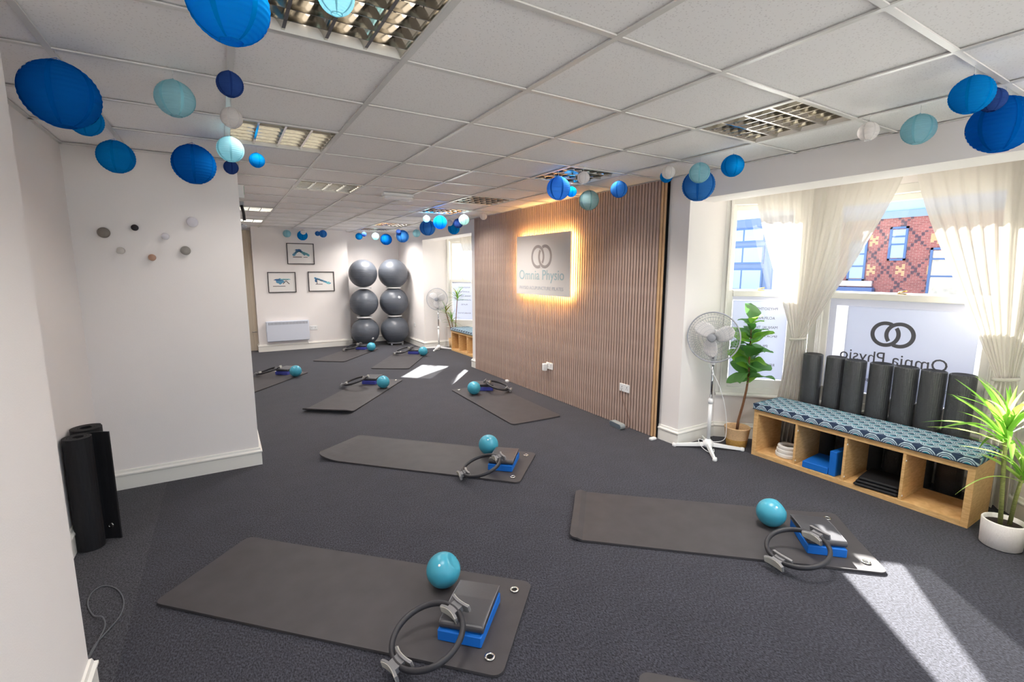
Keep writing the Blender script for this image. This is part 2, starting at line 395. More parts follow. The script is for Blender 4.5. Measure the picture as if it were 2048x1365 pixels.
# ------------------------------------------------------------------ room shell
H = 2.49; XW = 3.605; YB = 11.1; YR = -1.9; XL = -0.865
NB = (0.45, 2.9); FB = (7.25, 9.53)            # the two bay openings in the right wall
LAP = 0.55                                     # how far the canted lights run
def bay_pts(b): return [(4.13, b[1]), (4.68, b[1] - LAP), (4.68, b[0] + LAP), (4.13, b[0])]
fl = MB().box(-0.49, XW, YR, YB + 0.1, -0.1, 0)
for b in (NB, FB):
    fl.prism([(XW, b[0]), (4.13, b[0]), (4.68, b[0] + LAP), (4.68, b[1] - LAP), (4.13, b[1]), (XW, b[1])], -0.1, 0)
struct('floor', fl, CARPET, 'charcoal ribbed carpet covering the studio floor', 'floor')
struct('floor_strip', MB().prism([(-1.0, YR), (-0.525, YR), (-0.483, 4.44), (-0.483, YB), (-1.0, YB)], -0.1, 0.0006).prism([(-0.53, YR), (-0.49, YR), (-0.483, 4.44), (-0.52, 4.44)], -0.1, -0.001), CARPET2, 'paler carpet strip along the left wall', 'floor')
struct('wall_left', MB().box(-1.0, XL, 2.2, 4.6, 0, H + .05), WALL, 'short white wall in the recess behind the rolled mats', 'wall')
struct('wall_left_near', MB().box(-1.0, -0.551, YR, 2.25, 0, H + .05), WALL, 'white wall end closest to the camera at far left', 'wall')
struct('wall_partition', MB().box(XL - .02, 0.165, 4.44, 4.58, 0, H + .05), WALL, 'white partition wall carrying the round coat pegs', 'wall')
struct('wall_return', MB().box(0.04, 0.163, 4.58, 6.3, 0, H + .05), WALL, 'white wall running back behind the partition edge', 'wall')
struct('wall_far_left', MB().box(-1.0, XL, 4.58, YB, 0, H + .05), WALL, 'hidden white side wall of the far room', 'wall')
struct('wall_back', MB().box(-1.0, XW + .3, YB, YB + .15, 0, H + .05), WALL, 'white back wall behind the stacked gym balls', 'wall')
struct('wall_chimney_breast', MB().box(0.555, 2.37, 10.8, YB, 0, H + .05), WALL, 'white chimney breast with three framed prints', 'wall')
wr = MB()
wr.box(XW, 3.92, YR, NB[0], 0, H + .05); wr.box(XW, 3.92, NB[1], FB[0], 0, H + .05); wr.box(XW, 3.92, FB[1], YB, 0, H + .05)
for b in (NB, FB):
    wr.box(XW, 3.92, b[0], b[1], 2.27, H + .05)
    wr.box(3.92, 4.28, b[0] - .2, b[0], 0, H); wr.box(3.92, 4.28, b[1], b[1] + .2, 0, H)
struct('wall_right', wr, WALL, 'white window wall with beams over two bay openings', 'wall')
# wall behind the camera: wide opening added to let in fill light
rw = MB().box(-1.0, XW + .3, YR - .15, YR, 0, 0.15).box(-1.0, XW + .3, YR - .15, YR, 2.4, H + .05).box(-1.0, -0.6, YR - .15, YR, .15, 2.4).box(3.58, XW + .3, YR - .15, YR, .15, 2.4)
struct('wall_front', rw, WALL, 'white wall behind the camera around an added wide fill-light window', 'wall')
# skirting boards
PROF = [(0, 0), (0.018, 0), (0.018, 0.105), (0.024, 0.112), (0.024, 0.122), (0.013, 0.132), (0.009, 0.148), (0, 0.15)]
def skirt(name, path, label, side=1, m=TRIM): return struct(name, MB().sweep(path, PROF, side), m, label, 'skirting board')
skirt('baseboard_left_near', [(-0.551, YR), (-0.551, 2.25), (-0.87, 2.25)], 'white skirting board at the bottom left corner', -1)
skirt('baseboard_left', [(XL, 2.25), (XL, 4.44)], 'white skirting board hidden behind the rolled mats', -1)
skirt('baseboard_partition', [(XL, 4.44), (0.165, 4.44), (0.165, 6.3)], 'cream skirting board under the coat pegs', -1)
skirt('baseboard_chimney', [(0.555, YB), (0.555, 10.8), (2.37, 10.8), (2.37, YB), (XW, YB), (XW, FB[1]), (4.13, FB[1])], 'white skirting board around the far chimney breast', -1)
for nm, b, lab in (('near', NB, 'nearer'), ('far', FB, 'farther')):
    pts = bay_pts(b)
    if nm == 'near': path = [(XW, 3.13), (XW, b[1])] + pts + [(XW, b[0]), (XW, YR)]
    else: path = pts + [(XW, b[0]), (XW, 7.11)]
    skirt('baseboard_bay_' + nm, path, 'white skirting board running round the %s bay' % lab, -1)
    bw = MB().sweep(pts, [(0, 0), (0.16, 0), (0.16, 0.43), (0, 0.43)], 1)
    bw.sweep(pts, [(0, 2.335), (0.16, 2.335), (0.16, 2.5), (0, 2.5)], 1)
    struct('wall_bay_' + nm, bw, WALL, 'low wall under the windows of the %s bay' % lab, 'wall')
    struct('ceiling_bay_' + nm, MB().prism([(3.92, b[0]), (4.13, b[0]), (4.9, b[0] + LAP - .1), (4.9, b[1] - LAP + .1), (4.13, b[1]), (3.92, b[1])], 2.42, 2.52), WALL, 'white plaster ceiling inside the %s bay' % lab, 'ceiling')
    struct('trim_sill_' + nm, MB().sweep(pts, [(0.05, 0.425), (-0.035, 0.425), (-0.042, 0.435), (-0.042, 0.447), (-0.035, 0.455), (0.05, 0.455)], 1), TRIM, 'white window sill round the %s bay' % lab, 'sill', 0.003)
# suspended ceiling: tiles, tee bars, recessed luminaires
GX0, GY0, G = 1.2957, 1.4027, 0.6
ceil = thing('ceiling', 'suspended ceiling of square white tiles on a metal grid', 'ceiling', kind='structure')
LAMPS = [(-2, 0), (-2, 3), (2, 0), (2, 3), (-1, 6), (2, 6), (2, 8), (-2, 10), (-2, 13), (2, 12), (2, 14), (-2, -3), (2, -3)]
tile_cache = {}
def ctile(x0, x1, y0, y1):
    key = (round(x1 - x0, 3), round(y1 - y0, 3))
    if key not in tile_cache:
        w, h = key; tile_cache[key] = MB().box(-w / 2, w / 2, -h / 2, h / 2, 0, 0.015).mesh('tile')
    o = link('tile', tile_cache[key], CEIL, ceil); o.location = ((x0 + x1) / 2, (y0 + y1) / 2, H + .004)
CX0, CX1, CY0, CY1 = -0.86, XW, YR, YB
for i in range(-4, 4):
    for j in range(-6, 17):
        if (i, j) in LAMPS: continue
        x0, x1 = max(CX0, GX0 + i * G), min(CX1, GX0 + (i + 1) * G); y0, y1 = max(CY0, GY0 + j * G), min(CY1, GY0 + (j + 1) * G)
        if x1 - x0 > 0.03 and y1 - y0 > 0.03: ctile(x0, x1, y0, y1)
for i in range(-3, 4):
    x = GX0 + i * G; MB().box(x - .012, x + .012, CY0, CY1, H - .0065, H - .0005).build('tee_bar', TEE, ceil)
for j in range(-5, 17):
    y = GY0 + j * G
    if CY0 < y < CY1: MB().box(CX0, CX1, y - .012, y + .012, H - .006, H - .0004).build('tee_bar', TEE, ceil)
MB().sweep([(CX1, CY1), (CX1, CY0)], [(0, H - .006), (.022, H - .006), (.022, H - .0002), (0, H - .0002)], -1).build('edge_trim', TEE, ceil)
MB().sweep([(XL, 2.25), (XL, 4.44), (0.165, 4.44), (0.165, 6.3)], [(0, H - .006), (.022, H - .006), (.022, H - .0002), (0, H - .0002)], -1).build('edge_trim', TEE, ceil)
MB().box(-1.1, XW + .3, YR - .1, YB + .1, H + .06, H + .1).build('roof_slab', WALL, ceil)

# luminaires
def lamp_meshes():
    s = 0.288
    fr = MB()
    for a, b, c, e in ((-s - .01, s + .01, -s - .01, -s + .004), (-s - .01, s + .01, s - .004, s + .01), (-s - .01, -s + .004, -s, s), (s - .004, s + .01, -s, s)): fr.box(a, b, c, e, -0.006, 0.05)
    tr = MB().add([(-s, -s, .05), (s, -s, .05), (s, s, .05), (-s, s, .05)], [(0, 1, 2, 3)])
    lv = []
    for k in range(5):                                   # wedge-shaped mirror profiles along the lanes
        x = -s + 2 * s * k / 4; mb = MB(); rows = []
        for q in range(7):
            tq = q / 6; z = 0.0 + 0.046 * tq; wx = 0.006 + 0.034 * tq ** 1.7; rows.append((wx, z))
        prof = [(max(-s, min(s, x - w_)), z) for w_, z in rows] + [(max(-s, min(s, x + w_)), z) for w_, z in reversed(rows)]
        mb.add([(px, -s, pz) for px, pz in prof] + [(px, s, pz) for px, pz in prof], [(i, (i + 1) % 14, 14 + (i + 1) % 14, 14 + i) for i in range(14)], False); lv.append(mb)
    cr = []
    for k in range(1, 7):
        y = -s + 2 * s * k / 7; cr.append(MB().add([(-s, y - .002, 0), (s, y - .002, 0), (s, y - .005, .036), (-s, y - .005, .036), (-s, y + .002, 0), (s, y + .002, 0), (s, y + .005, .036), (-s, y + .005, .036)], [(0, 1, 2, 3), (5, 4, 7, 6), (0, 4, 5, 1)]))
    tb = []
    for k in range(4):
        x = -s + 2 * s * (k + .5) / 4; tb.append(MB().tube([(x, -s + .01, .036), (x, s - .01, .036)], .008, 8))
    return fr.mesh('frame'), tr.mesh('tray'), [m.mesh('louvre') for m in lv], [m.mesh('cross_blade') for m in cr], [m.mesh('tube') for m in tb]
LM = lamp_meshes()
WHERE = {(-2, 0): 'above the large blue lanterns at the top', (-2, 3): 'beside the pale blue lantern cluster on the left', (2, 0): 'near the bay window at upper right', (2, 3): 'above the glowing wall sign',
         (-1, 6): 'left of the emergency light', (2, 6): 'at the far end above the slatted wall', (2, 8): 'over the start of the far bay', (-2, 10): 'at far left beyond the partition edge', (-2, 13): 'second at far left beyond the partition',
         (2, 12): 'over the far bay window', (2, 14): 'in the corner above the gym balls', (-2, -3): 'behind the camera on the left', (2, -3): 'behind the camera on the right'}
for (i, j) in LAMPS:
    t = thing('ceiling_light', 'square recessed ceiling light with mirrored louvres ' + WHERE[(i, j)], 'ceiling light', (GX0 + (i + .5) * G, GY0 + (j + .5) * G, H), PI / 2 if i > 0 else 0, 'recessed louvre lights')
    link('frame', LM[0], TEE, t); link('tray', LM[1], LOUVRE, t)
    for m_ in LM[2]: link('louvre', m_, LOUVRE, t)
    for m_ in LM[3]: link('cross_blade', m_, LOUVRE, t)
    for m_ in LM[4]: link('tube', m_, TUBE, t)  # tubes glow in left fittings too, part of the added fill
    al = bpy.data.lights.new('lamp_light', 'AREA'); al.shape = 'SQUARE'; al.size = 0.54; al.energy = (LAMP_W if i > 0 else LEFT_FILL) * (0.6 if (i, j) in ((2, 6), (2, 3)) else 1.5 if j >= 6 else 1.0); al.color = (1.0, 0.95, 0.9); al.spread = math.radians(112 if (i, j) in ((-2, 0), (2, 3), (2, 6)) else 128 if j == 0 else 146)
    ao = bpy.data.objects.new('lamp_light', al); COL.objects.link(ao); ao.parent = t; ao.location = (0, 0, -0.012)

# ------------------------------------------------------------------ slatted feature wall
SY0, SY1 = 3.13, 7.11
sw = thing('slat_wall', 'feature wall of narrow vertical wooden slats on black felt', 'wall panel', (XW, SY0, 0))
MB().box(-0.012, -0.0005, 0, SY1 - SY0, 0.004, H - .006).build('felt_backing', FELT, sw)
nsl = int((SY1 - SY0) / 0.04)
slm = MB().box(-0.032, -0.0118, -.0135, .0135, 0.004, H - .008).mesh('slat')
slm2 = slm.copy(); slm2.materials.append(SLAT2)  # first two slats coloured lighter than the rest
for k in range(nsl):
    o = link('slat', slm2 if k in (0, 1) else slm, SLAT, sw); o.location = (0, 0.02 + k * 0.04, 0)
MB().box(-0.034, -0.0118, -0.006, 0.002, 0.004, H - .008).build('end_strip', FELT, sw)
# back-lit sign
SGY0, SGY1, SGZ0, SGZ1 = 4.465, 5.65, 1.335, 2.105
sc_, zc = (SGY0 + SGY1) / 2, (SGZ0 + SGZ1) / 2
sg = thing('wall_sign', 'white square sign with warm light glowing behind it on the slatted wall', 'sign', (3.5, sc_, SGZ0))
hw, hh = (SGY1 - SGY0) / 2, (SGZ1 - SGZ0)
MB().box(0, 0.018, -hw, hw, 0, hh).build('panel', SIGNW, sg, 0.002)
ld = MB()
for a, b, c, e in ((-hw + .03, hw - .03, .03, .04), (-hw + .03, hw - .03, hh - .04, hh - .03)): ld.box(.022, .030, a, b, c, e)
for y in (-hw + .03, hw - .04): ld.box(.022, .030, y, y + .01, .04, hh - .04)
ld.build('led_strip', LED, sg)
for y in (-hw + .15, hw - .15):
    for z in (.12, hh - .12): MB().lathe([(0, 0), (.01, 0), (.01, .05), (0, .05)], 10, m=Matrix.Rotation(PI / 2, 3, 'Y'), o=(.018, y, z)).build('stand_off', STEEL, sg)
def on_sign(me, name, m, y, z):
    o = link(name, me, m, sg); o.matrix_local = frame_of((-0.0002, y, z), (0, -1, 0), (0, 0, 1)); return o
on_sign(rings_logo(.148, .036, .16).mesh('ring_logo'), 'ring_logo', LOGOGREY, 0.0, 1.825 - SGZ0)
for m_ in text_words('Omnia Physio', 1.0, 0.165): on_sign(m_, 'lettering', LETTERBLUE, 0.02, 1.575 - SGZ0)
for m_ in text_words('PHYSIO ACUPUNCTURE PILATES', 0.98, 0.042): on_sign(m_, 'lettering', LETTERPALE, 0.02, 1.425 - SGZ0)

# ------------------------------------------------------------------ bay windows
def window(name, label, p0, p1, jl, jr, z0=0.455, z1=2.335, texts=None, poster=None, film=True):
    d = Vector(p1) - Vector(p0); L = d.length
    t = thing(name, label, 'window', (p0[0], p0[1], 0), math.atan2(d.y, d.x), None, 'structure')
    fr = MB(); fr.box(0, jl - .045, 0, .13, z0, z1); fr.box(L - jr + .045, L, 0, .13, z0, z1); fr.box(jl - .045, L - jr + .045, .01, .13, z1 - .07, z1); fr.box(jl - .045, L - jr + .045, 0.01, .13, z0, z0 + .05)
    fr.build('frame', TRIM, t, .003)
    for x in (jl - .075, L - jr + .06):
        for w_, pr in ((.018, .016), (.008, .026)):
            MB().box(x, x + w_, -pr, 0, z0, z1).build('moulding', TRIM, t, .003)
    zm = 1.435; a, b = jl - .045, L - jr + .045
    lo = MB(); lo.box(a, jl, .03, .07, z0 + .05, zm + .02); lo.box(L - jr, b, .03, .07, z0 + .05, zm + .02); lo.box(jl, L - jr, .03, .07, z0 + .05, .592); lo.box(jl, L - jr, .022, .07, zm - .03, zm + .025)
    lo.build('lower_sash', TRIM, t, .003)
    up = MB(); up.box(a, jl, .075, .112, zm - .02, z1 - .07); up.box(L - jr, b, .075, .112, zm - .02, z1 - .07); up.box(jl, L - jr, .075, .112, z1 - .12, z1 - .07); up.box(jl, L - jr, .075, .112, zm - .02, zm + .035)
    up.build('upper_sash', TRIM, t, .003)
    MB().box(jl, L - jr, .092, .095, zm + .03, z1 - .115).build('upper_pane', GLASS, t)
    lp = MB().box(jl, L - jr, .05, .053, .59, zm - .028).build('lower_pane', GLASS, t)
    ct = MB().box((jl + L - jr) / 2 - .03, (jl + L - jr) / 2 + .03, .04, .062, zm + .025, zm + .035).tube([((jl + L - jr) / 2 - .025, .05, zm + .04), ((jl + L - jr) / 2 + .03, .05, zm + .055)], .006, 6)
    ct.build('sash_catch', mat('brass', (196, 160, 96), .3, metal=1), t)
    if film:
        hole = (jl + .01, L - jr - .004, .60, 1.365) if texts else (poster[:4] if poster else None); fm = MB()
        def fq(xa, xb, za_, zb_): fm.add([(xa, .047, za_), (xb, .047, za_), (xb, .047, zb_), (xa, .047, zb_)], [(0, 1, 2, 3)])
        if hole:
            fq(jl, hole[0] + .004, .592, zm - .03); fq(hole[1] - .004, L - jr, .592, zm - .03); fq(hole[0] + .004, hole[1] - .004, hole[3] - .004, zm - .03); fq(hole[0] + .004, hole[1] - .004, .592, hole[2] + .004)
        else: fq(jl, L - jr, .592, zm - .03)
        fm.build('frosted_film', FILM, lp)
    if texts:
        x0, x1, za, zb = jl + .01, L - jr - .004, .60, 1.365
        sh = MB().box(x0, x1, .0438, .0448, za, zb).build('white_sheet', POSTER, t)
        for body, z, w_ in texts:
            for m_ in text_words(body, w_, .026, True, .0004): o = link('lettering', m_, LETTERDARK, sh); o.matrix_local = frame_of(((x0 + x1) / 2 + .02, .0434, z), (1, 0, 0), (0, 0, 1))
    if poster:
        x0, x1, za, zb, cx = poster
        sh = MB().prism([(x0, .0448), (x1, .0448), (x1, .0438), (x0, .0438)], za, zb).build('white_sheet', POSTER, t)
        sh.name = 'white_sheet'
        o = link('ring_logo', rings_logo(.107, .03, .1, True, .0004).mesh('ring_logo'), LETTERDARK, sh); o.matrix_local = frame_of((cx, .0434, 1.125), (1, 0, 0), (0, 0, 1))
        for m_ in text_words('Omnia Physio', .75, .128, True, .0004): o = link('lettering', m_, LETTERDARK, sh); o.matrix_local = frame_of((cx, .0434, .905), (1, 0, 0), (0, 0, 1))
        for m_ in text_words('PHYSIO ACUPUNCTURE PILATES', .80, .03, True, .0004): o = link('lettering', m_, LETTERDARK, sh); o.matrix_local = frame_of((cx, .0434, .712), (1, 0, 0), (0, 0, 1))
    return t
LIST = [('PHYSIOTHERAPY', 1.288, .27), ('ACUPUNCTURE', 1.198, .235), ('MANUAL THERAPY', 1.108, .29), ('SPORTS INJURIES', 1.018, .30), ('PILATES', .925, .14), ('REHABILITATION', .74, .29)]
n_ = 1
for b, who in ((NB, 'nearer'), (FB, 'farther')):
    p = bay_pts(b)
    window('window_%d' % n_, 'narrow canted sash window behind the fan in the %s bay' % who, p[0], p[1], .11, .17, texts=LIST)
    if who == 'nearer': window('window_2', 'wide front sash window with frosted logo poster in the nearer bay', p[1], p[2], .15, .15, poster=(.30, 1.17, .60, 1.345, p[1][1] - 1.705))
    else: window('window_5', 'wide front sash window of the farther bay', p[1], p[2], .15, .15)
    window('window_%d' % (n_ + 2), 'canted sash window on the right side of the %s bay' % who, p[2], p[3], .17, .11)
    n_ += 3
# unseen window added behind the camera to let in fill light
t = thing('window_7', 'wide unseen window added behind the camera for fill light', 'window', (-0.6, YR - .08, 0), 0, None, 'structure')
fr = MB()
for x in (0, 1.36, 2.72, 4.13): fr.box(x, x + .05, -.03, .03, .15, 2.4)
fr.box(0, 4.18, -.03, .03, .15, .21).box(0, 4.18, -.03, .03, 2.34, 2.4); fr.build('frame', TRIM, t)
for x, x2 in ((0.05, 1.36), (1.41, 2.72), (2.77, 4.13)): MB().box(x, x2, -.004, .004, .21, 2.34).build('pane', GLASS, t)

# ------------------------------------------------------------------ curtains
def curtain(name, label, track, tie, hem, pleats, gdir, amp=.03, seed=1, zt=2.40, w_tie=.10, ease=1.15, hemdir=None, hemw=.2, hempos=None):
    rnd = random.Random(seed); T = [Vector((x, y)) for x, y in track]
    ln = [0]
    for i in range(1, len(T)): ln.append(ln[-1] + (T[i] - T[i - 1]).length)
    def tr(u):
        s = u * ln[-1]
        for i in range(1, len(T)):
            if s <= ln[i] + 1e-9:
                q = (s - ln[i - 1]) / (ln[i] - ln[i - 1]); p = T[i - 1].lerp(T[i], q); d = (T[i] - T[i - 1]).normalized(); return p, Vector((-d.y, d.x))
    NU, NV = pleats * 14, 34; ph = [rnd.uniform(-.5, .5) for _ in range(pleats + 2)]; am = [rnd.uniform(.6, 1.25) for _ in range(pleats + 2)]
    g = Vector((gdir[0], gdir[1], 0)).normalized(); gn = Vector((-g.y, g.x, 0)); tie = Vector(tie)
    hp = Vector(hempos) if hempos else Vector((tie.x, tie.y, hem))
    root = thing(name, label, 'curtain', (tie.x, tie.y, hem), 0, 'sheer tied curtains')
    rows = []
    for i in range(NV + 1):
        s = i / NV; row = []
        for k in range(NU + 1):
            u = k / NU; q = u * pleats; iq = int(q); w0 = .62 * math.sin(2 * PI * q + 1.5 * math.sin(u * 7 + seed)) + .25 * math.sin(4.6 * PI * q + ph[iq] * 0 + seed) + .22 * math.sin(2.3 * q + seed); A = amp * (am[iq] * (1 - (q - iq)) + am[iq + 1] * (q - iq))
            p, nrm = tr(u); top = Vector((p.x, p.y, zt)); G_ = tie + g * ((u - .5) * w_tie)
            w = s ** ease; w = w * .9 + .1 * (s * s * (3 - 2 * s))
            P_ = top.lerp(G_, w); P_.z = zt + (tie.z - zt) * s
            nn = Vector((nrm.x, nrm.y, 0)).lerp(gn, w); P_ += nn * (w0 * A * (.35 + .65 * min(1, s / .25)) * (1 - .72 * w))
            P_.z -= .05 * math.sin(PI * u) * math.sin(PI * s)
            row.append(P_ - root.location)
        rows.append(row)
    NB2 = 16
    for i in range(1, NB2 + 1):
        s = i / NB2; row = []
        for k in range(NU + 1):
            u = k / NU; q = u * pleats; w0 = math.sin(2 * PI * q * .55)
            c = tie.lerp(hp, s); wd = w_tie + (hemw - w_tie) * math.sin(PI / 2 * min(1, s * 1.3))
            P_ = c + g * ((u - .5) * wd) + gn * (w0 * (.014 + .02 * s)); row.append(P_ - root.location)
        rows.append(row)
    MB().grid(rows).build('drape', SHEER, root)
    b = []
    for k in range(24):
        a = 2 * PI * k / 24; b.append(tie - root.location + g * (math.cos(a) * (w_tie * .55 + .01)) + gn * (math.sin(a) * .035) + Vector((0, 0, .01 * math.cos(a))))
    MB().tube(b, .012, 6, closed=True, flat=.5).build('tieback', SHEER, root)
    MB().tube([Vector((p_[0], p_[1], zt + .008)) - root.location for p_ in track], .008, 8).build('curtain_rail', TRIM, root)
    return root
curtain('curtain', 'sheer cream curtain tied back between the fig plant and the poster window', [(4.24, 2.70), (4.565, 2.34), (4.585, 2.2), (4.585, 1.70)], (4.49, 2.335, 1.03), 0.03, 10, (.45, -.89), seed=3, hempos=(4.50, 2.40, .03))
curtain('curtain', 'sheer cream curtain tied back above the spiky plant at right edge', [(4.585, 1.62), (4.585, 1.10), (4.55, 1.0), (4.26, .72)], (4.46, .95, .93), 0.03, 10, (.35, -.93), seed=5, hempos=(4.46, .93, .03))
o_ = FB[1] - NB[1]
curtain('curtain', 'sheer cream curtain tied back in the far bay beside the distant fan', [(4.30, 2.62 + o_), (4.565, 2.34 + o_), (4.585, 2.2 + o_), (4.585, 1.72 + o_)], (4.49, 2.12 + o_, 1.0), 0.03, 13, (.3, -.95), seed=8, hempos=(4.50, 2.12 + o_, .03))
curtain('curtain', 'sheer cream curtain on the hidden side of the far bay', [(4.585, 1.55 + o_), (4.585, 1.2 + o_), (4.4, 1.0 + o_), (4.26, .86 + o_)], (4.46, 1.1 + o_, .93), 0.03, 11, (.35, -.93), seed=9, hempos=(4.46, 1.1 + o_, .03))

# ------------------------------------------------------------------ cube-shelf benches with cushions
def bench(x0, x1, y0, y1, label, lab_c, dx=0):
    t = thing('cube_shelf', label, 'shelf', (x0, y0, 0)); D = x1 - x0; L = y1 - y0; h = .42; th = .038
    MB().box(0, D, 0, th, 0, h).build('side_panel', OAK, t, .0015); MB().box(0, D, L - th, L, 0, h).build('side_panel', OAK, t, .0015)
    MB().box(0, D, th, L - th, 0, th).build('bottom_board', OAK, t, .0015); MB().box(0, D, th, L - th, h - th, h).build('top_board', OAK, t, .0015)
    for k in (1, 2, 3):
        y = L * k / 4; dv = MB().box(.004, D, y - .009, y + .009, th, h - th).build('divider', OAK, t, .001)
        for z in (.07, h - .09):
            MB().lathe([(0, 0), (.007, 0), (.006, .003), (0, .003)], 10, o=(.014, y - .009, z), m=Matrix.Rotation(PI / 2, 3, 'X')).build('screw_cap', WHITEPL, dv)
    c = thing('bench_cushion', lab_c, 'cushion', (x0 - .02, y0 - .012, h + .001))
    MB().rbox(0, D + .035, 0, L + .024, 0, .058, .012).build('cover', SCALLOP, c, .006)
    pp = MB()
    for z in (.008, .053): pp.tube([(.006, .006, z), (D + .029, .006, z), (D + .029, L + .018, z), (.006, L + .018, z)], .004, 6, closed=True)
    pp.build('piping', mat('navy_piping', (40, 58, 88), .6), c)
    return t
bench(4.0, 4.39, 0.92, 2.40, 'oak veneer cube shelf bench under the foam rollers in the near bay', 'blue scallop print bench cushion on the near cube shelf')
bench(4.0, 4.39, 7.56, 9.04, 'oak veneer cube shelf bench in the far bay', 'blue scallop print bench cushion on the far cube shelf')
# contents of the near shelf
t = thing('rolled_strap', 'stack of white coiled straps in the leftmost shelf cubby', 'strap', (4.14, 2.15, .04))
for k, (rr, hgt) in enumerate(((.098, .035), (.09, .036), (.084, .03))):
    z = [0, .034, .069][k]
    MB().lathe([(rr - .03, z), (rr - .003, z), (rr, z + .006), (rr, z + hgt - .006), (rr - .003, z + hgt), (rr - .03, z + hgt)], 28, closed=True).build('coil', mat('white_webbing', (226, 224, 220), .7, bump=.2, bscale=120), t)
def foam_block(x, y, z, sx, sy, sz, rz, label, m=BLUEFOAM, group='foam yoga blocks', tilt=None):
    o = tag(MB().rbox(-sx / 2, sx / 2, -sy / 2, sy / 2, 0, sz, .004).build('yoga_block', m), label, 'yoga block', group); o.location = (x, y, z); o.rotation_euler = (0, 0, rz)
    if tilt: o.rotation_euler = (tilt[0], tilt[1], rz)
    return o
foam_block(4.16, 1.875, .039, .30, .19, .055, .06, 'blue foam block lying flat in the second shelf cubby')
foam_block(4.17, 1.735, .039, .30, .05, .20, -.06, 'blue foam block standing upright in the second shelf cubby')
t = thing('folded_mat', 'black folded mats stacked in the third shelf cubby', 'mat', (4.15, 1.46, .04), .12)
for k in range(3): MB().rbox(-.15 + .01 * k, .15, -.135, .135 - .012 * k, .001 + k * .023, .023 + k * .023, .008).build('folded_layer', mat('black_cloth', (20, 20, 23), .7), t)
# foam rollers behind the bench
rprof = [(.0, .002), (.074, 0), (.078, .006), (.078, .90), (.074, .908), (.062, .91), (.05, .907), (.046, .885), (.0, .883)]
rm = MB().lathe([p_ for p_ in rprof], 40).mesh('body')
capm = MB().lathe([(.0, .9085), (.046, .9085), (.05, .9095), (.06, .9105), (.066, .911)], 32).mesh('end_cap')
RL = ['tall black dimpled foam roller beside the tied curtain, leftmost of the row', 'black dimpled foam roller, second from the tied curtain', 'black dimpled foam roller, third from the tied curtain', 'black dimpled foam roller at the middle of the row', 'black dimpled foam roller, third from the spiky plant end', 'black dimpled foam roller, second from the spiky plant end', 'black dimpled foam roller standing apart behind the spiky plant']
for k, (x, y, lx, ly) in enumerate(((4.525, 2.205, .0, .0), (4.525, 2.025, .01, -.012), (4.50, 1.862, .0, -.008), (4.525, 1.685, .0, -.006), (4.53, 1.515, .0, .0), (4.52, 1.355, .012, -.01), (4.525, 1.18, .0, .0))):
    t = thing('foam_roller', RL[k], 'foam roller', (x, y, 0), 0, 'foam rollers behind the bench'); link('body', rm, ROLLER, t); link('end_cap', capm, MATEDGE, t)
    t.rotation_euler = (-ly, lx, 0)

